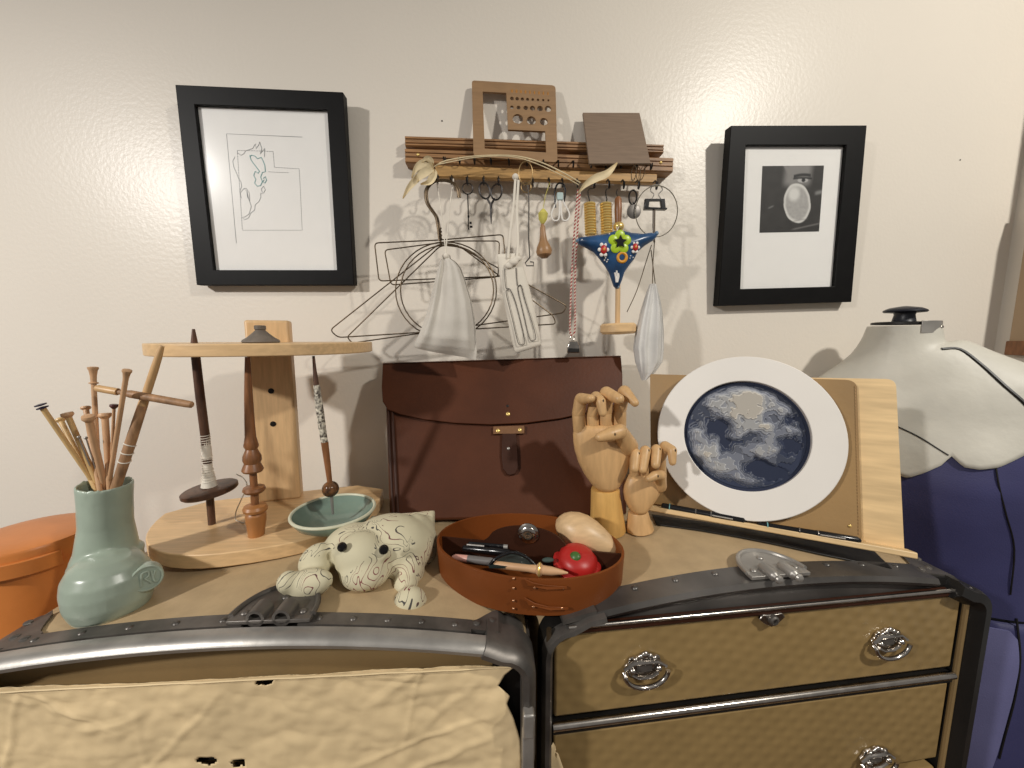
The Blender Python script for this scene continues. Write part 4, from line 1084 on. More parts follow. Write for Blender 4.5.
# ------------------------------------------------------------------ leaning board with folder, moon disc and rods
zb_e = T+RISE_R+0.010
BL0 = zz(649, 508, zb_e); BR0 = zz(908, 555, zb_e)
ue = V((BR0.x-BL0.x, BR0.y-BL0.y, 0)).normalized()
fe = V((ue.y, -ue.x, 0))                      # faces the room
lean = math.radians(17)
upb = (EZ*math.cos(lean)-fe*math.sin(lean)).normalized()
nb = (fe*math.cos(lean)+EZ*math.sin(lean)).normalized()
PBd = V((BL0.x, BL0.y, zb_e))
def bh_(px, py, off=0.0): return hit(px, py, PBd+nb*off, nb)
es = thing('book_easel', 'pale pine board with a ledge leaning back at the right end of the trunk', 'easel', (BL0+BR0)/2)
tlp = bh_(655, 375); trp = bh_(896, 379); brp = bh_(904.5, 550); blp = bh_(652, 505)
# squared, corner-rounded board
def round_poly(P, r, X, Y, n=6):
    out = []; k = len(P)
    for i in range(k):
        a, b, c = P[i-1], P[i], P[(i+1) % k]
        d1 = (a-b).normalized(); d2 = (c-b).normalized()
        ri = r[i] if isinstance(r, (list, tuple)) else r
        if ri <= 0: out.append(b); continue
        for j in range(n+1):
            t = j/n
            out.append((b+d1*ri)*(1-t)**2+b*2*t*(1-t)+(b+d2*ri)*t*t)
    return out
mb = MB(); mb.prism(round_poly([tlp, blp, brp, trp], [0.01, 0.0, 0.0, 0.012], None, None), -nb*0.012); brd = mb.build('board', m_pine, es, bevel=0.0015)
# ledge along the foot
lp = [bh_(649, 504), bh_(908, 549)]
ld = (lp[1]-lp[0]).normalized()
mb = MB(); c_ = (lp[0]+lp[1])/2-upb*0.004+nb*0.013
mb.box(c_, ((lp[1]-lp[0]).length, 0.026, 0.008), (ld, nb, upb-ld*upb.dot(ld))); mb.build('ledge', m_pine, es, bevel=0.0015)
# rear prop strut
tmid = (tlp+trp)/2
MB().tube([tmid-upb*0.09-nb*0.013, V((tmid.x, tmid.y, 0))+EZ*(zb_e+0.002)-fe*0.03], 0.004, 8).build('prop', m_pine, es)
# khaki leather folder lying against the board
fo = [bh_(650, 374, .008), bh_(651, 503, .008), bh_(862, 541, .008), bh_(857, 380, .008)]
mb = MB(); mb.prism(round_poly(fo, [0.004, 0.004, 0.006, 0.014], None, None), -nb*0.0075)
fd = mb.build('folder_cover', m_folder, None, bevel=0.0015)
fdt = thing('leather_folder', 'khaki brown leather folder standing against the pine board behind the moon disc', 'folder', (fo[1]+fo[2])/2)
fd.location = fd.location-fdt.location; fd.parent = fdt
stt = MB(); e0, e1 = bh_(855, 386, .0086), bh_(859, 536, .0086)
for i in range(46):
    a_ = e0+(e1-e0)*(i/46); b_ = e0+(e1-e0)*((i+0.55)/46); stt.tube([a_, b_], 0.0005, 5)
stt.build('stitching', mat('tan_thread', (176, 140, 98), rough=0.8), fdt)
mb = MB(); rivet_dome(mb, bh_(850, 526, .0085), nb, 0.0022); mb.build('snap', m_brass, fdt)
# moon disc
cM = bh_(749.5, 439.5, 0.020)
pts_o = [bh_(x, y, 0.020) for x, y in ((655, 427), (846, 447), (752, 357.5), (750, 520))]
xr = (ld-nb*ld.dot(nb)).normalized(); yr = nb.cross(xr); yr = yr if yr.z > 0 else -yr
cM = (pts_o[0]+pts_o[1]+pts_o[2]+pts_o[3])/4-xr*0.003
Ro = (((pts_o[1]-pts_o[0]).length)+((pts_o[2]-pts_o[3]).length))/4
pts_i = [bh_(x, y, 0.024) for x, y in ((682, 431), (810, 442), (746, 379.5), (747, 490))]
cI = (pts_i[0]+pts_i[1]+pts_i[2]+pts_i[3])/4
Ri = (((pts_i[1]-pts_i[0]).length)+((pts_i[2]-pts_i[3]).length))/4
cI = cM+((cI-cM)-nb*(cI-cM).dot(nb))
md = thing('moon_disc', 'round layered moon relief in a wide white ring, propped on the leather folder', 'wall art', cM-yr*Ro)
mb = MB()
rs = []
for r, h in ((Ri, -0.008), (Ro-0.001, -0.008), (Ro, -0.007), (Ro, 0.003), (Ro-0.001, 0.004), (Ri+0.0008, 0.004), (Ri, 0.0035)):
    ctr = cM if r > Ri+0.002 else cI
    rs.append(circ(ctr+nb*h, r, xr, yr, 96))
mb.loft(rs, closed=True); mb.build('white_ring', m_white, md, ang=30)
MB().lathe(cI-nb*0.0075, cI-nb*0.006, [(0, 0.01), (0, Ri+0.0005), (1, Ri+0.0005), (1, 0.0001)], 64).build('backing', m_navy, md)
# relief map with colour per layer
BRIGHT = [(-0.02, 0.42, 0.55, 0.40, .80), (0.10, 0.30, 0.35, 0.35, .5), (-0.62, -0.35, 0.26, 0.30, .85), (-0.28, -0.55, 0.34, 0.22, .75), (0.22, -0.30, 0.34, 0.16, .75), (0.40, 0.02, 0.12, 0.35, .6), (0.55, 0.35, 0.28, 0.26, .55), (0.05, -0.78, 0.5, 0.12, .5), (0.72, 0.12, 0.16, 0.12, .6), (-0.62, 0.50, 0.25, 0.25, .6), (0.48, -0.16, 0.1, 0.1, .6), (-0.78, 0.05, 0.12, 0.2, .6), (0.0, 0.72, 0.55, 0.18, .7)]
DARK = [(-0.42, 0.10, 0.22, 0.18, 1.1), (-0.28, -0.20, 0.18, 0.15, .9), (-0.80, 0.10, 0.10, 0.12, .8), (0.42, 0.36, 0.16, 0.13, .9), (0.70, 0.35, 0.10, 0.10, .8), (0.60, -0.05, 0.22, 0.30, .7), (0.35, -0.60, 0.4, 0.16, .8), (-0.66, 0.34, 0.16, 0.14, .8), (0.05, -0.08, 0.2, 0.10, .5)]
def moon_level(x, y):
    r = math.hypot(x, y)
    if r > 0.95: return 0
    wx = x+0.10*noise.noise(V((x*3.1, y*3.1, 2.0)))+0.05*noise.noise(V((x*8, y*8, 5.0)))
    wy = y+0.10*noise.noise(V((x*3.1, y*3.1, 9.0)))+0.05*noise.noise(V((x*8, y*8, 12.0)))
    v = 0.30
    for cx, cy, rx, ry, w in BRIGHT: v += w*math.exp(-((wx-cx)/rx)**2-((wy-cy)/ry)**2)*0.9
    for cx, cy, rx, ry, w in DARK: v -= w*math.exp(-(((wx-cx)/rx)**2+((wy-cy)/ry)**2)**2)*0.75
    v += 0.34*noise.noise(V((x*4.5, y*4.5, 20)))+0.26*noise.noise(V((x*10, y*10, 31)))+0.06*noise.noise(V((x*22, y*22, 3)))-0.10
    v *= 1-0.55*smooth01(0.80, 0.93, r)
    return max(0, min(7, int(1+v*4.9)))
PAL = [(36, 44, 66), (46, 54, 76), (60, 66, 82), (88, 92, 104), (112, 116, 128), (138, 140, 146), (156, 156, 156), (176, 170, 160)]
NR_, NT_ = 110, 300
mb = MB(); cols = []
lev = []
for i in range(NR_+1):
    for j in range(NT_):
        r = i/NR_; a = 2*PI*j/NT_; x, y = r*math.cos(a), r*math.sin(a)
        l = moon_level(x, y); 
        l2 = moon_level(x*0.985+0.012, y*0.985-0.010)
        c = lin(PAL[l]); 
        if l2 != l and r < 0.93: c = tuple(min(1, v*1.15+0.10) for v in lin(PAL[max(l, l2)]))
        cols.append(c); mb.v.append(cI+xr*(x*(Ri-0.0005))+yr*(y*(Ri-0.0005))+nb*(-0.0055+0.0011*l))
for i in range(NR_):
    for j in range(NT_):
        a, b = i*NT_, (i+1)*NT_; mb.f.append((a+j, b+j, b+(j+1) % NT_, a+(j+1) % NT_))
mb.build('moon_relief', attr_mat('layered_moon_print', 0.55, 0.3), md, fn=lambda i, p: cols[i])
# rods on the ledge
GR = 'dark rods lying on the ledge of the pine board'
def rod(label, a_px, b_px, off):
    a, b = bh_(*a_px, off)+upb*0.0055, bh_(*b_px, off)+upb*0.0055; s = mpp((a+b)/2)
    rt = thing('pen', label, 'pen', (a+b)/2-upb*0.004, GR)
    MB().lathe(a, b, [(0, 1.5*s), (0.015, 3.0*s), (0.58, 3.2*s), (0.6, 3.6*s), (0.97, 3.4*s), (1, 1.5*s)], 16).build('barrel', m_blackpl, rt)
    d = b-a
    for t in (0.10, 0.42, 0.60):
        MB().lathe(a+d*t, a+d*(t+0.012), [(0, 3.7*s), (1, 3.7*s)], 16).build('ring', m_nickel if t > 0.2 else m_teal, rt)
    MB().tube([a+d*0.62+nb*3.8*s, a+d*0.85+nb*4.0*s], 0.7*s, 6).build('clip', m_steel, rt)
rod('black pen with a greenish ring, left one on the ledge of the pine board', (661, 509), (746, 525), 0.021)
rod('black pen with steel rings, right one on the ledge of the pine board', (757, 528), (861, 545), 0.021)
# black strip lying on the trunk before the board
up_l = [(652, 516), (700, 523), (740, 529), (780, 535), (820, 541), (874, 553)]; lo_l = [(656, 526), (700, 532), (740, 539), (780, 547), (820, 556), (892, 571)]
mb = MB(); mb.loft([[top(*p)+EZ*0.001, top(*q)+EZ*0.001, top(*q)+EZ*0.0035, top(*p)+EZ*0.0035] for p, q in zip(up_l, lo_l)])
bs_ = mb.build('wooden_strip', m_black, bevel=0.0006); tag(bs_, 'flat dark tapered strip lying on the trunk in front of the pine board ledge', 'strip')

# ------------------------------------------------------------------ dress form
fc_ = V((0.774, 0.684, 0))
fa = math.radians(-42)                       # yaw of the shoulder axis
sx = V((math.cos(fa), math.sin(fa), 0)); sy = V((math.sin(fa), -math.cos(fa), 0))   # right, front
df = thing('dress_form', 'adjustable dress form with grey shoulders, blue body and a black knob on the neck', 'dress form', V((fc_.x, fc_.y, 0)))
znk = at(900, 325, 0.64).z
def ring_at(z, a, b, ox=0.0, oy=0.0, n=64, e=1.0, bust=0.0):
    pts = []
    for i in range(n):
        t = 2*PI*i/n; ct, s_ = math.cos(t), math.sin(t)
        yb = b*math.copysign(abs(s_)**e, s_)
        if bust and s_ > 0: yb += bust*(math.exp(-((ct-0.45)/0.28)**2)+math.exp(-((ct+0.45)/0.28)**2))*s_
        pts.append(V((fc_.x, fc_.y, z))+sx*(ox+a*math.copysign(abs(ct)**e, ct))+sy*(oy+yb))
    return pts
# profile table: z, half width, half depth, forward offset, exponent, bust
PROF = [(0.55, .128, .100, .000, 1, 0), (0.66, .130, .100, 0, 1, 0), (0.76, .128, .096, 0, 1, 0), (0.83, .124, .090, .002, 1, 0), (0.885, .120, .082, .002, 1, 0),
        (0.94, .124, .084, .002, 1, .002), (1.00, .132, .088, .002, 1, .008), (1.06, .140, .092, .002, 1, .018), (1.11, .144, .092, .002, 1, .022), (1.16, .146, .086, .000, 1, .014), (1.20, .144, .078, -.003, .95, .004), (1.24, .136, .070, -.006, .9, 0),
        (1.265, .116, .064, -.008, .9, 0), (1.285, .096, .060, -.008, .95, 0), (1.302, .078, .055, -.007, 1, 0), (1.320, .064, .050, -.006, 1, 0), (1.336, .056, .046, -.004, 1, 0), (1.352, .050, .043, -.002, 1, 0), (znk-0.005, .046, .041, 0, 1, 0), (znk+0.004, .044, .040, .002, 1, 0)]
def prof_at(z):
    for p, q in zip(PROF, PROF[1:]):
        if p[0] <= z <= q[0]:
            t = (z-p[0])/(q[0]-p[0]); return [p[k]+(q[k]-p[k])*t for k in range(6)]
    return PROF[0] if z < PROF[0][0] else PROF[-1]
def form_pt(t, z, off=0.0):
    p = prof_at(z); ct, s_ = math.cos(t), math.sin(t); e = p[4]
    yb = (p[2]+off)*math.copysign(abs(s_)**e, s_)
    if p[5] and s_ > 0: yb += p[5]*(math.exp(-((ct-0.45)/0.28)**2)+math.exp(-((ct+0.45)/0.28)**2))*s_
    z0_ = z; z = z+0.050*max(0, ct)**1.0*smooth01(1.14, 1.25, z)*(1-smooth01(1.29, 1.352, z))
    ext = (0.076+0.03*smooth01(0.98, 0.80, z0_))*max(0, ct)*(1-smooth01(1.20, 1.30, z0_))
    return V((fc_.x, fc_.y, z))+sx*(ext+(p[1]+off)*math.copysign(abs(ct)**e, ct))+sy*(p[3]+yb)
def body_mesh(z0, z1, off=0.0, nz=24):
    mb = MB(); mb.loft([[form_pt(2*PI*i/72, z0+(z1-z0)*k/nz, off) for i in range(72)] for k in range(nz+1)]); return mb
WAIST = 0.885
body_mesh(WAIST+0.004, 1.27).build('bodice', m_navy, df, ang=80)
body_mesh(0.56, WAIST-0.004, 0.0).build('hip_section', m_navy, df, ang=80)
def hip_seam_t(z): return HIP_T+0.10*(z-0.7)
body_mesh(WAIST-0.01, WAIST+0.01, -0.008, 4).build('waist_gap', m_black, df)
def t_of(px, py):
    r = ray(px, py)
    for k in range(60, 400):
        p = CAM+r*(k/250.0)
        if p.z < 0.56 or p.z > 1.26: continue
        q = p-V((fc_.x, fc_.y, p.z)); x, y = q.dot(sx), q.dot(sy); pr = prof_at(p.z); t = math.atan2((y-pr[3])/pr[2], x/pr[1]); f = form_pt(t, p.z)
        if V((q.x, q.y, 0)).length <= (V((f.x, f.y, 0))-V((fc_.x, fc_.y, 0))).length: return t, p.z
    return None
# grey shoulder yoke with a scalloped lower edge
EDGE = sorted([q for q in (t_of(*p) for p in ((903, 476), (915, 471), (927, 463), (936.5, 454.5), (941, 459), (949, 465.5), (965, 468.5), (985, 467.5), (1003, 462), (1014, 455), (1021, 446))) if q])
def yoke_low(t):
    if t > PI*1.5: t -= 2*PI
    if t <= EDGE[0][0]: return EDGE[0][1]+0.02*smooth01(0, 0.25, EDGE[0][0]-t)
    if t >= EDGE[-1][0]: return EDGE[-1][1]+0.04*smooth01(0, 0.5, t-EDGE[-1][0])
    for a, b in zip(EDGE, EDGE[1:]):
        if a[0] <= t <= b[0]: return a[1]+(b[1]-a[1])*(t-a[0])/max(b[0]-a[0], 1e-6)
mb = MB(); nt__ = 260
rows = []
for k in range(34):
    rows.append([form_pt(2*PI*i/nt__, yoke_low(2*PI*i/nt__)+(znk-0.002-yoke_low(2*PI*i/nt__))*(k/33), 0.0035) for i in range(nt__)])
mb.loft(rows, cap=(False, True)); mb.build('shoulder_yoke', m_papier, df, solid=0.003, ang=80)
# seam gaps over the shoulder and down the bodice
def seam(tz, name, m, off, r, par):
    mb = MB(); mb.tube([form_pt(t, z, off) for t, z in tz], r, 6); return mb.build(name, m, par)
def surf_trace(px_list, off):
    """walk pixels onto the form surface"""
    out = []
    for px, py in px_list:
        r = ray(px, py); best = None
        for k in range(60, 260):
            s = k/200.0; p = CAM+r*s
            if p.z < 0.56 or p.z > znk: continue
            q = p-V((fc_.x, fc_.y, p.z)); x, y = q.dot(sx), q.dot(sy); pr = prof_at(p.z)
            t = math.atan2((y-pr[3])/pr[2], x/pr[1]); f = form_pt(t, p.z, off); rad = (V((f.x, f.y, 0))-V((fc_.x, fc_.y, 0))).length
            if V((q.x, q.y, 0)).length <= rad: best = f; break
        if best is not None: out.append(best)
    return out
for nm, pxs, off, r in (('shoulder_seam', [(940, 362), (955, 371), (975, 386), (995, 406), (1012, 425), (1022, 442)], 0.0050, 0.0030), ('yoke_seam', [(893, 424), (910, 436), (925, 448), (937, 455)], 0.0050, 0.0013), ('bodice_seam', [(979, 462), (988, 485), (995, 515), (1000, 550), (1004, 600)], 0.001, 0.0012), ('hip_seam', [(1010, 625), (1005, 665), (998, 705), (990, 745), (984, 768)], 0.001, 0.0016)):
    pt = surf_trace(pxs, off)
    if len(pt) > 2: MB().tube(spl(pt, 4), r, 6).build(nm, m_black, df)
    else: print('no trace', nm, len(pt))
hp = [t_of(*p) for p in ((1010, 622), (1003, 670), (992, 740))]
hp = [h for h in hp if h] or [(0.6, 0.87), (0.7, 0.75)]
def tseam(z):
    (ta_, za_), (tb__, zb__) = hp[0], hp[-1]
    return ta_+(tb__-ta_)*(za_-z)/max(za_-zb__, 1e-3)
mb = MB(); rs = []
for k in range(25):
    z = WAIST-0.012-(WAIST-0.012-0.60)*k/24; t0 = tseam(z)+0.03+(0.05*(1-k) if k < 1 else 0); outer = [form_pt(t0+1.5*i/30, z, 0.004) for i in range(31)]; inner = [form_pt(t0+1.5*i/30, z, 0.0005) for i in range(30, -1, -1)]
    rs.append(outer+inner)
mb.loft(rs); mb.build('hip_panel', m_lilac, df, ang=60, label='hip panel painted a lighter, lit blue below the waist gap')  # lit area of the hip, its brightness put into the panel colour
# neck cap, band and knob
nc_ = V((fc_.x, fc_.y, znk))+sy*0.002
mb = MB(); mb.loft([ring_at(znk+0.002, .0455, .0415, 0, .002), ring_at(znk+0.006, .0455, .0415, 0, .002), ring_at(znk+0.007, .040, .036, 0, .002), ring_at(znk+0.006, .01, .01, 0, .002)]); mb.build('neck_cap', m_black, df)
rs = []
for i in range(25):
    t = -0.24*PI+0.62*PI*i/24
    d = lambda a, b, z: V((fc_.x, fc_.y, z))+sx*(a*math.cos(t))+sy*(.002+b*math.sin(t))
    rs.append([d(.0475, .0435, znk-0.014), d(.0495, .0455, znk-0.014), d(.0495, .0455, znk+0.008), d(.0475, .0435, znk+0.008)])
mb = MB(); mb.loft(rs); nbnd = mb.build('neck_band', m_steel, df, bevel=0.0006)
for i in (10, 14):
    t = -0.24*PI+0.62*PI*i/24; nd = (sx*math.cos(t)+sy*math.sin(t)).normalized()
    mb = MB(); rivet_dome(mb, V((fc_.x, fc_.y, znk-0.003))+sx*(.050*math.cos(t))+sy*(.002+.046*math.sin(t)), nd, 0.003); mb.build('rivet', m_nickel, nbnd)
MB().lathe(nc_+EZ*0.004, nc_+EZ*0.036, [(0, 0.019), (0.1, 0.017), (0.5, 0.0145), (0.60, 0.0155), (0.64, 0.029), (0.70, 0.031), (0.78, 0.0295), (0.9, 0.022), (1, 0.004)], 40).build('neck_knob', mat('black_knob', (34, 36, 44), rough=0.4, var=0.1), df)
# stand of the form
MB().tube([V((fc_.x, fc_.y, 0.02)), V((fc_.x, fc_.y, 0.57))], 0.016, 16).build('pole', m_iron, df)
MB().lathe(V((fc_.x, fc_.y, 0)), V((fc_.x, fc_.y, 0.03)), [(0, 0.085), (0.4, 0.085), (1, 0.02)], 40).build('stand_base', m_iron, df)
# ------------------------------------------------------------------ picture frames
def plane_y(y_top, y_bot, z_top, z_bot):
    d = V((0, y_top-y_bot, z_top-z_bot)).normalized(); n = V((0, -d.z, d.y)); P = V((0, y_bot, z_bot))
    return lambda px, py, off=0.0: hit(px, py, P+n*off, n), n, d
def picture(label, outer, inner, ytop, ybot):
    z1, z0 = at(*outer[0], ytop).z, at(*outer[3], ybot).z
    F, n, d = plane_y(ytop, ybot, z1, z0)
    O = [F(*p) for p in outer]; I = [F(*p) for p in inner]
    t = thing('picture_frame', label, 'picture', (O[2]+O[3])/2)
    mb = MB(); mb.prism(O, -n*0.020, [I]); mb.build('frame', m_frame, t, bevel=0.001)
    cI_ = sum(I, V())/4
    big = [p+(p-cI_)*0.02 for p in I]
    mb = MB(); mb.prism([p-n*0.008 for p in big], -n*0.004); mt = mb.build('mat_board', m_matte, t)
    mb = MB(); mb.prism([p-n*0.0055 for p in I], -n*0.001); mb.build('glass_pane', m_glass, t)
    return t, mt, F, n, d
t1, mt1, F1, n1, d1_ = picture('black framed line drawing of a map, on the wall left of the hook rack', [(175, 84.5), (343, 92), (354, 285), (196.5, 285)], [(194.5, 104.5), (327, 109.3), (336.8, 270), (213.5, 270)], 0.762, 0.776)
Z8 = lambda x, y: (160+x/3.34, 70+y/3.34)
OFF1 = -0.0078
def ink(name, pts, r, m, dash=0, closed=False):
    P = [F1(*Z8(*p), OFF1) for p in pts]
    mb = MB()
    if dash:
        for a, b in zip(P, P[1:]):
            L = (b-a).length; k = max(1, int(L/dash))
            for i in range(k): mb.tube([a+(b-a)*(i/k), a+(b-a)*((i+0.6)/k)], r, 5)
    else: mb.tube(P, r, 5)
    return mb.build(name, m, mt1)
ink('border_line', [(475, 224), (222, 213), (255, 578)], 0.00035, m_ink)
ink('dashed_outline', [(258, 268), (275, 535), (475, 535), (465, 330), (382, 325), (378, 272), (258, 268)], 0.00040, m_ink, dash=0.0045)
ink('dashed_line', [(362, 340), (432, 343)], 0.00045, m_ink, dash=0.0045)
ink('lake_outline', [(250, 290), (243, 305), (247, 325), (256, 345), (262, 362), (270, 372), (273, 390), (266, 405), (272, 428), (268, 410), (280, 396), (290, 404), (292, 425), (300, 436), (298, 410), (288, 395), (280, 396)], 0.00040, m_ink)
ink('lake_outline', [(290, 404), (296, 430), (305, 455), (298, 480), (285, 490), (275, 492), (283, 500), (296, 494), (303, 478), (316, 468), (318, 450), (330, 440), (337, 425), (336, 412), (346, 411), (352, 400), (346, 388), (338, 398), (342, 408)], 0.00040, m_ink)
ink('lake_outline', [(258, 275), (270, 285), (280, 280), (286, 270), (298, 266), (310, 262), (318, 247), (322, 262), (330, 250), (333, 240), (340, 262), (335, 280), (345, 268), (350, 262), (349, 290)], 0.00042, m_ink)
ink('teal_outline', [(300, 285), (304, 300), (312, 312), (320, 322), (332, 338), (328, 345), (318, 338), (313, 352), (320, 365), (316, 378), (325, 388), (336, 386), (342, 372), (336, 358), (342, 342), (352, 340), (350, 318), (345, 305), (338, 292), (325, 296), (318, 288), (306, 284), (300, 290)], 0.00070, m_teal)
ink('teal_outline', [(345, 362), (352, 356), (356, 368), (350, 378), (343, 374), (348, 366)], 0.00070, m_teal)

t2, mt2, F2, n2, d2_ = picture('black framed dark photograph of a face and pale oval, right of the rack', [(731, 125.5), (867, 125.2), (851.5, 302), (718.3, 306)], [(746, 145), (846.6, 145), (834.6, 286.5), (740.5, 289)], 0.757, 0.779)
PC = [F2(762.4, 166, -0.0078), F2(824, 165.5, -0.0078), F2(819, 231.5, -0.0078), F2(759.4, 232.8, -0.0078)]
def art2(u, v):
    n_ = 0.5+0.5*noise.noise(V((u*9, v*9, 1))); f_ = noise.noise(V((u*25, v*25, 4)))
    c = V((0.034, 0.032, 0.030))*(0.85+0.4*n_)
    def mixc(c, q, a): return c*(1-a)+V(q)*a
    # cheek and brow
    fa_ = smooth01(0.14, 0.0, abs(u-0.60+0.1*v)-0.14)*smooth01(0.36, 0.22, v)
    c = mixc(c, (0.28, 0.27, 0.26), 0.75*fa_)
    br = abs(v-(0.135+0.9*(u-0.66)**2-0.04*(u-0.66)))
    if 0.52 < u < 0.80: c = mixc(c, (0.03, 0.03, 0.03), smooth01(0.035, 0.012, br))
    e = math.hypot((u-0.67)/0.085, (v-0.215)/0.035)
    c = mixc(c, (0.42, 0.41, 0.40), smooth01(1.1, 0.9, e)); c = mixc(c, (0.02, 0.02, 0.02), smooth01(0.65, 0.45, math.hypot((u-0.68)/0.06, (v-0.215)/0.05)))
    if 0.5 < u < 0.82: c = mixc(c, (0.02, 0.02, 0.02), smooth01(0.02, 0.006, abs(v-0.18-0.5*(u-0.66)**2)))
    # hair strand at the left of the face
    c = mixc(c, (0.22, 0.21, 0.2), 0.8*smooth01(0.05, 0.015, abs(u-0.37-0.12*math.sin(v*6)))*smooth01(0.42, 0.2, v))
    # pale oval
    x, y = u-0.60, v-0.56; a_ = 0.22; X_, Y_ = x*math.cos(a_)-y*math.sin(a_)*-1, y*math.cos(a_)-x*math.sin(a_)
    X_, Y_ = x-0.10*y, y
    r = math.hypot(X_/0.215, Y_/0.295)*(1+0.06*noise.noise(V((math.atan2(y, x)*1.5, 0, 7))))
    if r < 1.06:
        base = V((0.36, 0.35, 0.335))*(1+0.15*f_)
        base = mixc(base, (0.60, 0.59, 0.56), smooth01(0.80, 0.97, r)); base = mixc(base, (0.62, 0.61, 0.58), smooth01(0.13, 0.05, math.hypot((u-0.54), (v-0.42)*0.9)))
        c = mixc(c, base, smooth01(1.06, 1.0, r))
    c = mixc(c, (0.30, 0.30, 0.29), 0.6*smooth01(0.05, 0.0, abs(v-0.40-0.2*(0.95-u)))*smooth01(0.86, 0.92, u)) 
    c = mixc(c, (0.24, 0.24, 0.23), 0.6*smooth01(0.02, 0.0, abs(v-0.61+0.4*(u-0.17)))*smooth01(0.06, 0.02, abs(u-0.17)))
    if v > 0.8: c = mixc(c, (0.22, 0.21, 0.2), 0.5*smooth01(0.012, 0.003, abs(math.fmod(v*8+u*1.5, 1)-0.5)*0.08)*smooth01(0.5, 0.6, u))
    return tuple(max(0, k) for k in c)
nu, nv = 90, 96
mb = MB(); cols2 = []
for j in range(nv+1):
    for i in range(nu+1):
        u, v = i/nu, j/nv
        p = (PC[0]*(1-u)+PC[1]*u)*(1-v)+(PC[3]*(1-u)+PC[2]*u)*v
        mb.v.append(p); cols2.append(art2(u, v))
mb.f = [(j*(nu+1)+i, (j+1)*(nu+1)+i, (j+1)*(nu+1)+i+1, j*(nu+1)+i+1) for j in range(nv) for i in range(nu)]
mb.build('photo_print', attr_mat('photo_print_ink', 0.6, 0.3), mt2, fn=lambda i, p: cols2[i])
# nail holes in the wall
for px, py, lb in ((442, 121, 'tiny dark nail mark on the bare wall left of the gauge board'), (960, 160, 'tiny dark nail mark on the bare wall right of the framed photograph')):
    q = at(px, py, WALL); o = MB().lathe(q+EY*0.001, q-EY*0.0012, [(0, 0.0012), (0.8, 0.0014), (1, 0.0004)], 10).build('nail', m_iron); tag(o, lb, 'nail')

# ------------------------------------------------------------------ hook rack
Z5 = lambda x, y: (390+x/3.413, 70+y/3.413)
rk = thing('hook_rack', 'brown wooden wall rack of three rails with rows of small dark hooks', 'rack', at(535, 181, WALL-0.005))
def rail_px(name, l, r, yf, yb, m, grooves):
    """l, r: (x, y0, y1) in px; section with grooves on the front"""
    rs = []
    for (x, y0, y1) in (l, r):
        a, b = at(x, y0, yf), at(x, y1, yf)
        sec = [V((a.x, yb, a.z)), V((a.x, yf+0.003, a.z)), V((a.x, yf, a.z-0.002))]
        h = a.z-b.z
        for g in grooves:
            z = a.z-h*g; sec += [V((a.x, yf, z+0.0012)), V((a.x, yf+0.0022, z+0.0008)), V((a.x, yf+0.0022, z-0.0008)), V((a.x, yf, z-0.0012))]
        sec += [V((a.x, yf, b.z+0.002)), V((a.x, yf+0.003, b.z)), V((a.x, yb, b.z))]
        rs.append(sec)
    mb = MB(); mb.loft(rs); return mb.build(name, m, rk, ang=25)
ra = rail_px('rail', (404.8, 135.3, 146), (664, 144, 153), WALL-0.022, WALL-0.001, m_rack1, (0.33, 0.7))
rb_ = rail_px('rail', (404.8, 148, 162.5), (673.6, 157.5, 172), WALL-0.030, WALL-0.001, m_rack1, (0.3, 0.62))
rc2 = rail_px('rail', (435.4, 164.5, 177), (657, 173.5, 183), WALL-0.040, WALL-0.029, m_rack2, (), )
rc2['label'] = 'lighter yellowish bottom rail'
for (px, py) in ((418, 154.5), (661, 162.5)):
    mb = MB(); rivet_dome(mb, at(px, py, WALL-0.0305), V((0, -1, 0)), 0.003); mb.build('screw', m_brass, rb_)
hook_up_x = [190, 240, 290, 345, 405, 465, 520, 570, 620, 680, 730, 780, 830, 880]
hook_lo_x = [165, 212, 265, 320, 370, 430, 485, 540, 585, 635, 690, 740, 790, 840, 900]
def hook_mesh(p, drop, reach):
    mb = MB()
    mb.tube(spl([p+V((0, 0.004, 0)), p+V((0, -reach*0.45, 0)), p+V((0.0005, -reach*0.72, -drop*0.35)), p+V((0, -reach*0.70, -drop*0.85)), p+V((0, -reach*0.95, -drop)), p+V((-0.001, -reach*1.28, -drop*0.75)), p+V((-0.0015, -reach*1.38, -drop*0.42))], 5), 0.0013, 7)
    return mb
first = None; fp = None
HK = []
for k, x in enumerate(hook_up_x):
    yy = 305+(x-190)*0.029; p = at(*Z5(x, yy), WALL-0.030)
    if first is None: first = hook_mesh(p, 0.014, 0.018).build('hook', m_iron, rk); fp = p
    else: copy_part(first, rk, p-fp)
first = None
for k, x in enumerate(hook_lo_x):
    yy = 364+(x-165)*0.026; p = at(*Z5(x, yy), WALL-0.040)
    HK.append(p)
    if first is None: first = hook_mesh(p, 0.018, 0.016).build('hook', m_iron, rk); fp = p
    else: copy_part(first, rk, p-fp)

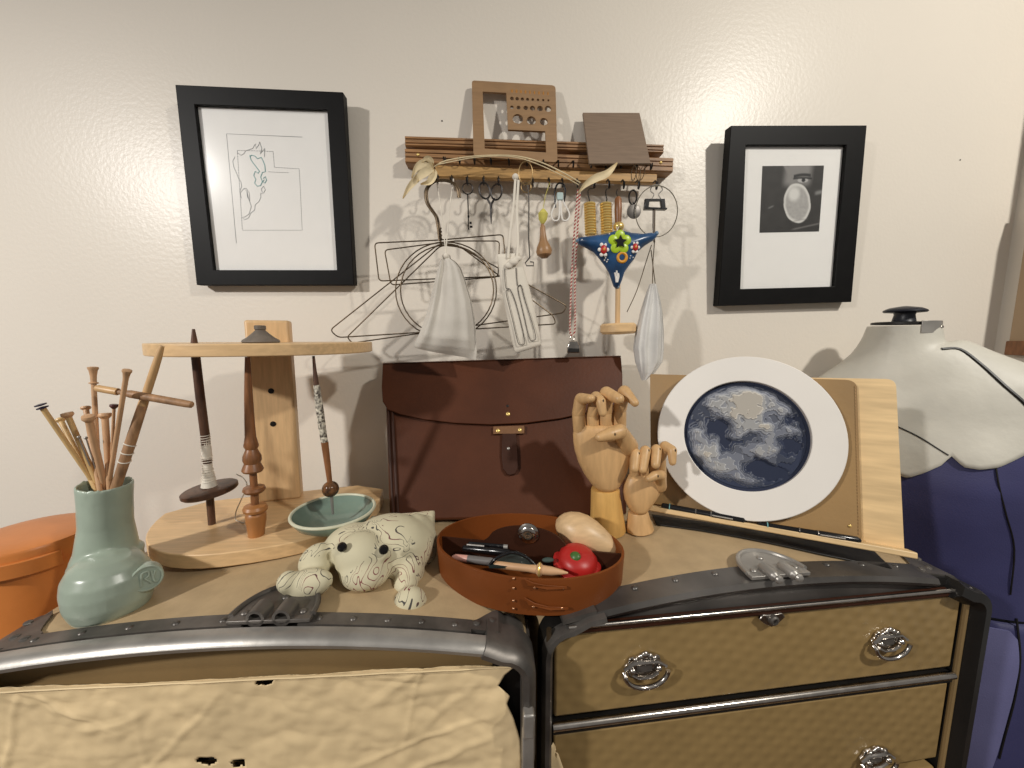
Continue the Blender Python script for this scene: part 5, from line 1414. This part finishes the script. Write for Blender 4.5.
# ------------------------------------------------------------------ gauge board and square board on the rack
Zg = lambda x, y: (455+x/4.876, 70+y/4.876)
FG, ng, dg = plane_y(0.786, 0.746, at(513, 83, 0.786).z, at(515, 160, 0.746).z)
out = [FG(*p) for p in ((471.8, 80.3), (473.5, 156.2), (557.5, 162.3), (555.5, 85.4))]
outr = round_poly(out, [0.006, 0.008, 0.008, 0.008], None, None)
holes = [[FG(*p) for p in ((482.7, 91.5), (506.3, 92.8), (508, 129.5), (545.2, 131.2), (546.3, 152.5), (484.7, 148.5))]]
def hole(px, py, r):
    c = FG(px, py); s = mpp(c); return [c+EX*(r*s*math.cos(2*PI*i/14))+dg*(r*s*math.sin(2*PI*i/14)) for i in range(14)]
for i in range(8): holes.append(hole(512+5.2*i, 98.4+0.28*i, 2.0-0.12*i))
for px, r in ((512, 1.9), (518.6, 2.1), (525.8, 2.4), (532.5, 2.7), (540, 3.0), (548.0, 3.4)): holes.append(hole(px, 107.2+(px-512)*0.045, r))
for px, py, r in ((517.8, 118.8, 5.4), (531.3, 120.4, 4.7), (543.8, 121.6, 4.1)): holes.append(hole(px, py, r))
mb = MB(); mb.prism(outr, -ng*0.004, holes)
gb = mb.build('gauge_board', m_mdf)
m_burn = mat('ochre_engraving', (176, 120, 50), rough=0.7)
for i in range(9):
    q = FG(512+4.5*i, 91.2+0.33*i, 0.0004); e_ = MB().ell(q, (0.9*mpp(q)*(1.25-0.05*i), 0.0004, 2.0*mpp(q)), None, 12, 6).build('engraved_mark', m_burn, None); e_.location = e_.location-gb.location; e_.parent = gb
tag(gb, 'brown gauge board with rows of round holes and a large window, on the rack', 'gauge')
FS, ns_, ds_ = plane_y(0.784, 0.742, at(611, 113, 0.784).z, at(620, 163, 0.742).z)
mb = MB(); mb.prism([FS(*p) for p in ((582.8, 112.5), (589.3, 163.5), (650.7, 163.2), (639.6, 112.7))], -ns_*0.005)
sq = mb.build('square_board', m_mdf2, bevel=0.0006); tag(sq, 'plain grey-brown square board leaning on the rack right of the gauge board', 'board')

# ------------------------------------------------------------------ dried husk flower on the rack
YF = 0.728
df_ = thing('dried_flower', 'dried cream husk flower with a long curved stem lying along the hook rack', 'dried flower', at(430, 192, YF))
st1 = spl([at(*Z5(*p), YF) for p in ((150, 330), (190, 310), (280, 295), (380, 291), (450, 297), (520, 317), (590, 350), (650, 385))], 6)
st2 = spl([at(*Z5(*p), YF-0.002) for p in ((165, 322), (280, 300), (380, 294), (450, 303), (520, 328), (590, 362), (645, 392))], 6)
MB().tube(st1, 0.0011, 6).build('stem', m_husk, df_); MB().tube(st2, 0.0008, 6).build('stem', m_husk, df_)
def leaf(name, spine, width, curl=0.004):
    P = spl([at(*Z5(x, y), Yv) for x, y, Yv in spine], 6); mb = MB(); rs = []; k = len(P)
    for i, p in enumerate(P):
        d = (P[min(i+1, k-1)]-P[max(i-1, 0)]).normalized(); sd = d.cross(V((0, -1, 0))).normalized()
        w = width*math.sin(PI*min(1, max(0.02, (i+0.3)/(k)))**0.8)
        rs.append([p+sd*w*math.cos(a)+V((0, -1, 0))*(0.0008*math.sin(a)+curl*math.cos(a)**2) for a in [2*PI*j/12 for j in range(12)]])
    mb.loft(rs); return mb.build(name, m_husk, df_)
leaf('leaf', [(775, 318, YF), (740, 355, YF-0.004), (700, 372, YF-0.006), (665, 395, YF-0.004), (640, 425, YF)], 0.007)
for sp, w in (([(150, 345, YF), (110, 360, YF-.012), (70, 400, YF-.018), (45, 440, YF-.016)], 0.006), ([(150, 340, YF), (125, 320, YF-.010), (95, 335, YF-.016), (75, 370, YF-.014)], 0.007), ([(152, 340, YF), (150, 360, YF-.012), (135, 385, YF-.016), (105, 392, YF-.014)], 0.0065), ([(150, 338, YF), (130, 345, YF-.014), (105, 365, YF-.022), (95, 385, YF-.02)], 0.008), ([(148, 335, YF), (140, 312, YF-.006), (125, 305, YF-.010), (110, 318, YF-.012)], 0.005)):
    leaf('petal', sp, w)

# ------------------------------------------------------------------ wire hangers
YH0 = 0.722
GH = 'wire hangers on one hook'
hook_path = [(459, 197), (458, 189), (453.5, 183), (447, 180.5), (440, 180.3), (433, 182), (427.5, 187), (425.8, 194), (427.5, 203), (432, 210), (436.5, 217), (438.6, 228), (440, 240)]
def hanger(label, shapes, dx, dy, Y, hookit=True):
    c = at(440, 242, Y); t = thing('wire_hanger', label, 'hanger', c, GH)
    hp = spl([at(x+dx, y+dy, Y) for x, y in hook_path], 4)
    MB().tube(hp, 0.0013, 8).build('hook', m_wire, t)
    for s in shapes:
        pts, closed, sm = s
        P = [at(x, y, Y) for x, y in pts]
        if sm: P = spl(P, sm, closed)
        MB().tube(P, 0.00115, 8, closed=closed).build('bent_wire', m_wire, t)
    # twisted neck
    a = at(440+dx*0.3, 228, Y); b = at(441+dx*0.3, 246, Y); tw = [a+(b-a)*(i/24)+EX*(0.0017*math.cos(i*1.3))+EY*(0.0017*math.sin(i*1.3)) for i in range(25)]
    MB().tube(tw, 0.001, 6).build('twisted_neck', m_wire, t)
    return t
def oval(cx, cy, rx, ry, n=40): return [(cx+rx*math.cos(2*PI*i/n), cy-ry*math.sin(2*PI*i/n)) for i in range(n)]
def rr_px(P, r=5):
    """rounded polyline through px corners"""
    out = []; k = len(P)
    for i in range(k):
        a, b, c = P[i-1], P[i], P[(i+1) % k]
        la = math.hypot(a[0]-b[0], a[1]-b[1]); lc = math.hypot(c[0]-b[0], c[1]-b[1]); rr = min(r, la*0.4, lc*0.4)
        p1 = (b[0]+(a[0]-b[0])*rr/la, b[1]+(a[1]-b[1])*rr/la); p2 = (b[0]+(c[0]-b[0])*rr/lc, b[1]+(c[1]-b[1])*rr/lc)
        for j in range(5):
            t = j/4; out.append((p1[0]*(1-t)**2+b[0]*2*t*(1-t)+p2[0]*t*t, p1[1]*(1-t)**2+b[1]*2*t*(1-t)+p2[1]*t*t))
    return out
hanger('larger round wire hanger, ring reaching lowest behind the white bag', [(oval(446, 290, 50.5, 48), True, 0)], 0.8, 0, YH0-0.004)
hanger('smaller round wire hanger just inside the larger ring', [(oval(447, 290, 46.5, 45), True, 0)], -0.6, 1, YH0-0.008)
hanger('triangular wire hanger with the left tip furthest left', [(rr_px([(440, 243), (330, 330), (338, 337.5), (556, 324), (553, 315.5), (458, 245)], 7), True, 0)], 1.4, 0.6, YH0+0.002)
hanger('triangular wire hanger with the right tip furthest right', [(rr_px([(441, 245), (347, 337), (352, 343), (563, 313), (567, 306), (460, 247)], 6), True, 0)], -1.2, 0.4, YH0+0.006)
hanger('rectangular wire hanger, the outer of the pair', [(rr_px([(374.5, 243), (379, 281), (497, 276.5), (507, 276), (503, 234.5), (440, 240)], 4), True, 0)], 0.4, -0.5, YH0+0.010)
hanger('rectangular wire hanger, the inner of the pair', [(rr_px([(384.5, 250), (391, 285), (498, 277), (499.5, 241), (455, 241), (438, 243)], 4), True, 0)], -0.2, 0.8, YH0+0.014)

# ------------------------------------------------------------------ bags
def bag(mb, rows, Y, folds=7, amp=0.10, seed=1, n=96, tilt=0.0):
    rs = []
    for k, (y, x0, x1, th) in enumerate(rows):
        c = at((x0+x1)/2, y, Y); s = mpp(c); hw = (x1-x0)/2*s; f = k/(len(rows)-1)
        ring = []
        for i in range(n):
            a = 2*PI*i/n; g = 1+amp*(1-0.8*f)*math.sin(folds*a+seed+0.6*math.sin(f*3))
            w_ = noise.noise(V((math.cos(a)*2, math.sin(a)*2, f*3+seed)))*0.06
            ring.append(c+EX*(hw*math.copysign(abs(math.cos(a))**0.8, math.cos(a))*(1+0*w_))+EY*(th*s*math.sin(a)*g+th*s*0.20*math.sin(folds*1.7*a+2.1*seed)*(1-0.55*f)+w_*0.03)+EZ*(-tilt*f*f*math.cos(a)*hw))
        rs.append(ring)
    # smooth in between
    return mb.loft(rs)
def interp_rows(rows, m=5):
    out = []
    for a, b in zip(rows, rows[1:]):
        for j in range(m): out.append(tuple(a[k]+(b[k]-a[k])*j/m for k in range(4)))
    out.append(rows[-1]); return out
YB = 0.690
bg1 = thing('drawstring_bag', 'white muslin drawstring bag hanging in front of the wire hangers', 'bag', at(446, 356, YB))
rows = [(255, 442.5, 450, 3), (259, 442, 451, 4), (262, 440, 456, 6), (268, 438.5, 461, 8), (280, 435.5, 465.5, 10), (300, 431, 471.5, 12), (320, 426, 475, 13), (338, 419.5, 476.5, 12), (346, 416, 477, 8), (351, 414.5, 476.5, 4), (354, 416, 476, 1.2)]
mb = MB(); bag(mb, interp_rows(rows), YB, 5, 0.30, 1.2, tilt=0.2); mb.build('pouch', m_cloth, bg1)
for pts in ([(437, 183), (441, 210), (444.5, 240), (446, 257)], [(453.5, 179), (450, 205), (446.8, 240), (446, 257)]):
    Ys = [0.728, 0.712, 0.700, YB-0.004]; MB().tube(spl([at(*p, y) for p, y in zip(pts, Ys)], 5), 0.0010, 7).build('drawstring', m_thread, bg1)
q = at(446, 256, YB-0.006); MB().ell(q, (0.0045, 0.004, 0.005)).build('knot', m_thread, bg1)
# needle case pouch with stitched outlines
YP = 0.712
FPn = lambda px, py, off=0.0: at(px, py, YP-off)
np_ = thing('needle_pouch', 'off-white canvas pouch with two long stitched loops, hanging on a white tie', 'pouch', at(528, 354, YP))
out = [FPn(*p) for p in ((497.3, 254), (500, 280), (504, 305), (510, 332), (515.5, 354), (529, 350.5), (541.5, 346), (540, 332), (533, 300), (527, 278), (521, 255), (512, 251.5))]
mb = MB(); rs = []
L_e = [(497.3, 254), (498.5, 268), (501.5, 290), (506.5, 315), (511, 338), (515.5, 354)]; R_e = [(520, 253), (524, 268), (529.5, 288), (535.5, 312), (539.5, 332), (541.5, 346)]
for k, (a, b) in enumerate(zip(L_e, R_e)):
    A_, B_ = at(*a, YP), at(*b, YP); ring = []
    for i in range(28):
        t = 2*PI*i/28; u = 0.5-0.5*math.cos(t) if t <= PI else 0.5-0.5*math.cos(t)
        ring.append(A_+(B_-A_)*u+EY*(-0.006*(0.3 if k in (0, 5) else 1)*math.sin(t)))
    rs.append(ring)
fin = []
for a, b in zip(rs, rs[1:]):
    for j in range(4): fin.append([p*(1-j/4)+q_*(j/4) for p, q_ in zip(a, b)])
fin.append(rs[-1]); mb.loft(fin); pch = mb.build('pouch', m_cloth2, np_, smooth=1)
Z6 = lambda x, y: (330+x/4, 170+y/4)
for k, pts in enumerate(([(697, 395), (703, 470), (720, 478), (745, 540), (778, 680), (768, 697), (752, 690), (730, 600), (705, 495), (712, 480)], [(744, 390), (750, 460), (764, 462), (780, 520), (822, 660), (812, 681), (797, 672), (775, 580), (752, 480), (757, 463)])):
    P = spl([at(*Z6(*p), YP-0.0068) for p in pts], 5); MB().tube(P, 0.0007, 6).build('stitching', m_dkthread, pch)
mb = MB(); kp = at(513.5, 262, YP-0.008); mb.ell(kp, (0.009, 0.006, 0.007), None, 16, 10); mb.ell(kp+V((-0.008, 0.001, -0.006)), (0.008, 0.004, 0.006), None, 16, 10); mb.ell(kp+V((0.007, 0, 0.006)), (0.008, 0.004, 0.005), None, 16, 10)
mb.build('tie_knot', m_cloth2, np_, remesh=0.0015, smooth=3)
for pts in ([(515.5, 178), (513.5, 205), (510, 235), (508, 258)], [(518.5, 180), (517, 210), (518, 240), (517, 259)]):
    MB().tube(spl([at(*p, y) for p, y in zip(pts, (0.728, 0.722, 0.712, YP-0.006))], 5), 0.0022, 8, flat=0.4).build('tie', m_cloth2, np_)
MB().ell(at(515.5, 177, 0.730), (0.006, 0.005, 0.006)).build('tie_loop', m_cloth2, np_)
MB().tube(spl([at(512.5, 205, .724), at(511, 225, .722), at(510, 250, .718)], 6), 0.0007, 6).build('dark_cord', m_dkthread, np_)
# gauzy bag at the right, on a wire loop
YN = 0.712
bg2 = thing('drawstring_bag', 'thin pale gauze bag hanging at the right end of the rack', 'bag', at(652, 381, YN))
rows = [(284, 650, 656, 2.5), (288, 648.5, 657, 3.5), (296, 645.5, 659, 5), (310, 641, 661.5, 7), (330, 636, 663, 8), (348, 633.5, 663.5, 8), (362, 635.5, 662, 7), (372, 639, 655, 5), (380, 641.5, 646, 2)]
mb = MB(); bag(mb, interp_rows(rows), YN, 6, 0.30, 2.1); mb.build('pouch', m_gauze, bg2)
for pts in ([(655, 210), (654.5, 240), (653, 262), (652.5, 285)], [(651.5, 245), (646, 262), (637, 290), (627, 312)], [(651, 250), (653, 266), (655.5, 286)]):
    MB().tube(spl([at(*p, YN+0.003) for p in pts], 4), 0.0008, 6).build('cord', m_wire, bg2)

# ------------------------------------------------------------------ small things on the hooks
YK = 0.728
def P5(x, y, Y=YK): return at(*Z5(x, y), Y)
def ringm(c, rx, rz, r, n=24): return [c+EX*(rx*math.cos(2*PI*i/n))+EZ*(rz*math.sin(2*PI*i/n)) for i in range(n)]
px = mpp(P5(430, 400))
# key
k0 = thing('key', 'small old dark key hanging next to the scissors', 'key', P5(270, 547))
MB().tube(ringm(P5(265, 405), 5.2*px, 5.2*px, 0.001), 0.0011, 7, closed=True).build('bow', m_iron, k0)
MB().tube([P5(265, 422), P5(267, 480), P5(268, 545)], 0.0011, 7).build('shaft', m_iron, k0)
mb = MB(); mb.box(P5(275, 522), (0.004, 0.0015, 0.004)); mb.box(P5(277, 535), (0.005, 0.0015, 0.0035)); mb.box(P5(268, 500), (0.0035, 0.002, 0.003)); mb.build('bit', m_iron, k0)
# embroidery scissors
sc = thing('scissors', 'small dark embroidery scissors hanging by their finger loops', 'scissors', P5(346, 527))
MB().tube([P5(323, 412)+EX*(5.6*px*math.cos(2*PI*i/24)*0.95)+EZ*(7.6*px*math.sin(2*PI*i/24))+EX*(0.15*7*px*math.sin(2*PI*i/24)*-1) for i in range(24)], 0.0016, 8, closed=True).build('finger_loop', m_iron, sc)
MB().tube([P5(364, 416)+EX*(5.6*px*math.cos(2*PI*i/24)*0.95)+EZ*(7.6*px*math.sin(2*PI*i/24))+EX*(0.15*7*px*math.sin(2*PI*i/24)) for i in range(24)], 0.0016, 8, closed=True).build('finger_loop', m_iron, sc)
MB().tube([P5(330, 436), P5(343, 458), P5(346, 490), P5(346, 526)], [0.0016, 0.0022, 0.0017, 0.0003], 8).build('blade', m_iron, sc)
MB().tube([P5(357, 438), P5(346, 458), P5(343, 490), P5(345, 524)], [0.0016, 0.0022, 0.0017, 0.0003], 8).build('blade', m_iron, sc)
m_dullbrass = mat('dull_brass', (150, 124, 84), rough=0.4, metal=0.7, var=0.15, scale=60)
# button hook on a ring
bh = thing('button_hook', 'long thin steel hook with a triangular end hanging from a brass ring', 'hook tool', P5(475, 672))
MB().tube([P5(463, 352)+EX*(7*px*math.cos(a))+EZ*(11*px*math.sin(a)) for a in [2*PI*i/26 for i in range(26)]], 0.0010, 7, closed=True).build('ring', m_dullbrass, bh)
MB().tube(spl([P5(470, 392), P5(474, 450), P5(473, 560), P5(477, 640)], 5), 0.0012, 7).build('shaft', m_steel_dk, bh)
MB().tube(rr := [P5(477, 640), P5(462, 658), P5(466, 668), P5(490, 668), P5(490, 656), P5(478, 654)], 0.0012, 7).build('bent_end', m_steel_dk, bh)
MB().tube([P5(465, 400)+EX*(5*px*math.cos(a))+EZ*(5*px*math.sin(a)) for a in [2*PI*i/20 for i in range(20)]], 0.0009, 6, closed=True).build('small_ring', m_dullbrass, bh)
# pear-shaped wooden handle
ph = thing('awl', 'pear-shaped wooden tool handle with a yellow-green tassel', 'tool', P5(527, 640))
MB().lathe(P5(520, 525), P5(527, 642), [(0, 1.2*px), (0.1, 2.6*px), (0.3, 3.0*px), (0.5, 4.2*px), (0.68, 7.2*px), (0.8, 8.2*px), (0.9, 7.4*px), (1, 3*px)], 24).build('handle', mat('tan_turned_wood', (164, 124, 84), rough=0.4, var=0.12, scale=20), ph)
MB().tube([P5(545, 385), P5(530, 430), P5(522, 475), P5(520, 530)], 0.0006, 6).build('cord', m_yellowgreen, ph)
MB().lathe(P5(523, 475), P5(521, 525), [(0, 1.5*px), (0.3, 5*px), (0.7, 4.2*px), (1, 1.5*px)], 16).build('tassel', m_yellowgreen, ph)
# white loop clip
wc2 = thing('cord_loop', 'black and white cord loop folded into two teardrop ends', 'cord', P5(580, 515))
for sgn, x in ((-1, 565), (1, 598)):
    pts = [P5(580+sgn*4, 420), P5(580+sgn*12, 450), P5(x+sgn*14, 490), P5(x+sgn*8, 512), P5(x-sgn*8, 512), P5(x-sgn*13, 490), P5(580+sgn*2, 445)]
    MB().tube(spl(pts, 6), 0.0016, 7).build('white_loop', m_whitep, wc2)
MB().tube(spl([P5(565, 470), P5(562, 420), P5(570, 392), P5(582, 386), P5(594, 394), P5(598, 420), P5(594, 450)], 6), 0.0016, 7).build('dark_loop', m_blackpl, wc2)
mb = MB(); mb.box(P5(580, 432), (0.012, 0.006, 0.014)); mb.build('pale_toggle', mat('pale_aqua_plastic', (186, 206, 204), rough=0.4), wc2, bevel=0.002)
# red and white cord with metal clip
rc3 = thing('lanyard', 'red and white twisted cord with a steel clip at its lower end', 'lanyard', at(572, 357, YK))
MB().tube(spl([at(578, 190, YK), at(574.5, 230, YK), at(571.5, 280, YK), at(570, 327, YK), at(571.5, 336, YK)], 6), 0.0018, 8).build('cord', m_cord, rc3)
MB().tube(spl([at(580, 190, YK), at(577.5, 230, YK), at(575, 280, YK), at(575, 327, YK), at(573, 336, YK)], 6), 0.0018, 8).build('cord', m_cord, rc3)
q = at(573, 345.5, YK)
mb = MB(); mb.prism([q+EX*a_+EZ*b_ for a_, b_ in ((-0.008, 0.008), (-0.012, -0.002), (-0.012, -0.014), (0.012, -0.014), (0.012, -0.002), (0.008, 0.008))], V((0, -0.006, 0))); clp = mb.build('clip', m_nickel, rc3, bevel=0.0015)
mb = MB(); mb.box(q+V((0, -0.007, -0.009)), (0.022, 0.003, 0.008)); mb.build('clip_jaw', m_black, clp, bevel=0.001)
MB().tube(ringm(at(572.3, 338, YK), 0.004, 0.005, 0.001), 0.0009, 6, closed=True).build('split_ring', m_nickel, rc3)
# brass ring stacks
Z7 = lambda x, y: (500+x/5.12, 170+y/5.12)
def P7(x, y, Y=YK): return at(*Z7(x, y), Y)
for k, (x, x0, lb) in enumerate(((459, 455, 'stack of brass rings on a wire hook, left one of the pair'), (541, 545, 'stack of brass rings on a wire hook, right one of the pair'))):
    t = thing('brass_ring_stack', lb, 'rings', P7(x, 335), 'brass ring stacks')
    first = None
    for i in range(12):
        y = 176+i*13.8; c = P7(x+i*0.5, y); rr_ = (25 if i < 2 else 31)/5.12*px
        if first is None:
            first = MB().tube(circ(c, 31/5.12*px-0.0022, EX, EY, 28), 0.0023, 8, closed=True).build('ring', m_brass, t); fp = c
        else: copy_part(first, t, c-fp)
    MB().tube([P7(x, 172), P7(x+5, 336)], 0.0060, 12).build('core', m_brass, t)
    MB().tube(spl([HK[10+k]+V((0, -0.0195, -0.012)), HK[10+k]+V((0, -0.0195, -0.020)), P7(x0, 100), P7(x0-4, 125), P7(x0+2, 150), P7(x, 172)], 5), 0.0010, 6).build('wire_hook', m_iron, t)
# drop spindle behind the painted ornament
ds = thing('drop_spindle', 'pale wooden spindle with a round flat whorl at its foot, hanging behind the blue ornament', 'spindle', at(618, 334, YK))
MB().lathe(P7(605, 138), P7(605, 275), [(0, 2.2*px), (0.08, 3.4*px), (0.5, 3.8*px), (1, 3.2*px)], 16).build('handle', m_midwood, ds)
MB().ell(P7(607, 290), (5.6*px, 5.6*px, 5*px)).build('ferrule', m_brass, ds)
MB().tube([P7(607, 300), at(617.5, 325, YK)], 2.6*px, 12).build('shaft', m_birch_v, ds)
MB().lathe(at(618, 323, YK), at(618, 334.5, YK), [(0, 3*px), (0.03, 16.5*px), (0.2, 18.5*px), (0.75, 18.5*px), (0.95, 16.5*px), (1, 3*px)], 40).build('whorl', m_birch, ds)
MB().tube(spl([P7(600, 98), P7(596, 118), P7(604, 140)], 5), 0.0009, 6).build('hook', m_iron, ds)
# painted blue ornament
YO = 0.700
po = thing('painted_ornament', 'blue three-pointed painted ornament with a lime flower and red blossoms', 'ornament', P7(600, 605, YO))
def P7o(x, y, off=0.0): return P7(x, y, YO-off)
Zo = [(600, 306), (612, 297), (640, 293), (680, 288), (712, 282), (735, 274), (765, 274), (790, 281), (830, 285), (862, 280), (880, 284), (881, 294), (866, 309), (838, 325), (814, 345), (802, 372), (782, 396), (766, 420), (758, 448), (750, 468), (741, 476), (732, 466), (726, 446), (718, 420), (702, 394), (682, 368), (664, 346), (636, 331), (612, 320)]
outl = [((400+x/3.413-500)*5.12, (150+y/3.413-170)*5.12) for x, y in Zo]
cx7, cy7 = 605, 400
mb = MB(); rs = []
for k, (sc_, y_) in enumerate(((0.93, 0.012), (0.985, 0.008), (1.0, 0.004), (0.97, -0.001), (0.86, -0.006), (0.62, -0.0105), (0.3, -0.0125), (0.05, -0.013))):
    rs.append([P7(cx7+(x-cx7)*sc_, cy7+(y-cy7)*sc_, YO)+EY*y_ for x, y in outl])
mb.loft(rs); orn = mb.build('body', m_bluepaint, po, smooth=1)
MB().ell(P7o(398, 362, -0.003), (0.0035, 0.005, 0.0035)).build('pale_tip', mat('worn_blue_glaze', (150, 170, 185), rough=0.5, rgb2=(70, 105, 140), scale=200), po)
for c in ((801, 325), (602, 597)): MB().ell(P7o(*c, -0.003), (0.0036, 0.005, 0.0042)).build('pale_tip', bpy.data.materials['worn_blue_glaze'], po)
s7 = px/5.12
fc7 = P7o(613, 370, 0.012)
for i in range(5):
    a = PI/2+2*PI*i/5
    c = fc7+EX*(34*s7*math.cos(a))+EZ*(34*s7*math.sin(a))
    pts = [c+EX*(23*s7*math.cos(b))+EZ*(23*s7*math.sin(b)) for b in [2*PI*j/18 for j in range(18)]]
    MB().ell(c, (26*s7, 0.0026, 26*s7)).build('lime_petal', m_lime, po)
star = []
for i in range(10):
    a = PI/2+PI*i/5; r = (34 if i % 2 == 0 else 16)*s7; star.append(fc7+EX*(r*math.cos(a))+EZ*(r*math.sin(a))+V((0, -0.0035, 0)))
MB().prism(star, V((0, -0.0012, 0))).build('black_star', m_blackpl, po)
oc = P7o(625, 448, 0.011)
MB().tube(circ(oc, 22*s7, EX, EZ, 24), 8*s7, 10, closed=True).build('orange_ring', m_orange, po)
for (x, y, r) in ((530, 408, 1.0), (692, 396, 0.85)):
    c = P7o(x, y, 0.0108)
    for i in range(6):
        a = 2*PI*i/6; MB().ell(c+EX*(20*r*s7*math.cos(a))+EZ*(28*r*s7*math.sin(a)), (10*r*s7, 0.0018, 10*r*s7), None, 10, 6).build('white_petal', m_whitep, po)
    MB().ell(c+V((0, -0.0012, 0)), (17*r*s7, 0.0025, 22*r*s7), None, 14, 8).build('red_blossom', m_red, po)
    MB().ell(c+V((0, -0.0034, 0)), (6*r*s7, 0.0012, 7*r*s7), None, 10, 6).build('yellow_centre', m_orange, po)
for (x, y, o_) in ((545, 335, .004), (560, 328, .004), (540, 345, .005), (690, 335, .005), (682, 345, .006), (708, 350, .005), (668, 440, .008), (680, 448, .005), (664, 452, .007), (540, 450, .006), (552, 460, .006), (535, 462, .004), (547, 470, .005), (420, 358, .003), (428, 366, .003)):
    MB().ell(P7o(x, y, o_), (4*s7, 0.002, 4*s7), None, 8, 6).build('white_dot', m_whitep, po)
for pts in ([(596, 575), (592, 545), (588, 525)], [(598, 575), (600, 540), (597, 515)], [(601, 575), (608, 545), (606, 528)]):
    MB().tube([P7o(*p, 0.0095) for p in pts], 4*s7, 6).build('white_stroke', m_whitep, po)
for x in (588, 600): MB().tube([P7o(600, 312, 0.0), P7(x+8, 290, YO+0.01)], 0.0006, 6).build('hanging_thread', m_thread, po)
# grey round tag and dark rings
gt = thing('round_tag', 'small round grey metal tag on dark rings near the binder clip', 'tag', P7(685, 250))
MB().lathe(P7(685, 213)+EY*0.001, P7(685, 213)-EY*0.0015, [(0, 0.001), (0, 7*px), (0.3, 7.2*px), (0.8, 7.2*px), (1, 6.5*px), (1, 0.0005)], 28).build('disc', m_steel_dk, gt)
MB().tube(ringm(P7(680, 140), 4*px, 7*px, 0.001), 0.0015, 7, closed=True).build('ring', m_iron, gt)
MB().tube([P7(682, 165), P7(684, 182)], 0.001, 6).build('link', m_iron, gt)
# safety pins dangling from the upper hooks
first = None
for (x, y, tl_) in ((832, 352, 0.1), (848, 355, -0.1), (860, 352, 0.25)):
    c = P5(x, y, 0.722); o = MB().tube([c+EX*(2.4*px*math.cos(a)+tl_*7*px*math.sin(a))+EZ*(7*px*math.sin(a)) for a in [2*PI*i/20 for i in range(20)]], 0.0007, 6, closed=True).build('safety_pin', m_wire)
    tag(o, 'small wire safety pin dangling under the square board', 'safety pin', 'safety pins under the square board')
# binder clip
bc2 = thing('binder_clip', 'black binder clip with wire handles at the right end of the rack', 'clip', P7(795, 205))
mb = MB(); a, b, c, d = P7(745, 146), P7(845, 146), P7(850, 203), P7(738, 203)
mb.prism([a, d, c, b], V((0, 0.006, 0)), [[a*0.8+c*0.2, a*0.25+d*0.55+c*0.2, c*0.8+a*0.2, b*0.8+d*0.2]]); mb.build('clip_body', m_blackpl, bc2, bevel=0.0006)
MB().box(P7(794, 200)+V((0, 0.0, 0)), (0.042, 0.010, 0.003)).build('clip_spine', m_blackpl, bc2, bevel=0.0008)
MB().tube(spl([P7(775, 150), P7(788, 125), P7(770, 105), P7(785, 78), P7(815, 78), P7(832, 100), P7(812, 125), P7(825, 150)], 5), 0.0009, 6).build('wire_handle', m_steel, bc2)
MB().tube([P7(786, 205), P7(785, 290), P7(790, 370)], 0.0018, 7).build('hanging_strip', m_stone, bc2)
# wire hoop
hp_ = thing('wire_hoop', 'thin bright wire hoop on the last hook of the rack', 'hoop', P5(905, 575))
MB().tube([at(656.5, 211.5, YK-0.004)+EX*(22*px*math.cos(a))+EZ*(25*px*math.sin(a)) for a in [2*PI*i/48 for i in range(48)]], 0.0009, 7, closed=True).build('hoop', m_wire_l, hp_)
# ------------------------------------------------------------------ light : two shaded ceiling lamps and a weak one
def lamp(name, loc, aim, cone, power, col, r=0.05):
    l = bpy.data.lights.new(name, 'SPOT'); l.energy = power; l.color = col; l.shadow_soft_size = r
    l.spot_size = math.radians(cone); l.spot_blend = 1.0
    o = bpy.data.objects.new(name, l); COL.objects.link(o); o.location = loc
    o.rotation_euler = (V(aim)-V(loc)).to_track_quat('-Z', 'Y').to_euler()
lamp('ceiling_lamp', (-1.66, -0.75, 2.15), (-0.78, 0.55, 0.92), 92, 125, (1.0, 0.965, 0.92), 0.06)
lamp('ceiling_lamp', (1.26, -0.65, 2.55), (0.80, 0.80, 1.48), 92, 98, (1.0, 0.955, 0.87), 0.05)
lamp('ceiling_lamp', (0.10, -1.30, 2.60), (0.0, 0.6, 1.1), 100, 5, (1.0, 0.95, 0.9), 0.10)
w = bpy.data.worlds.new('room_ambient'); SC.world = w; w.use_nodes = True
bg = w.node_tree.nodes['Background']; bg.inputs['Color'].default_value = (1.0, 0.96, 0.91, 1); bg.inputs['Strength'].default_value = 0.17
vs = SC.view_settings; vs.view_transform = 'Standard'; vs.look = 'None'; vs.exposure = 0.15; vs.gamma = 1.0; vs.use_curve_mapping = False
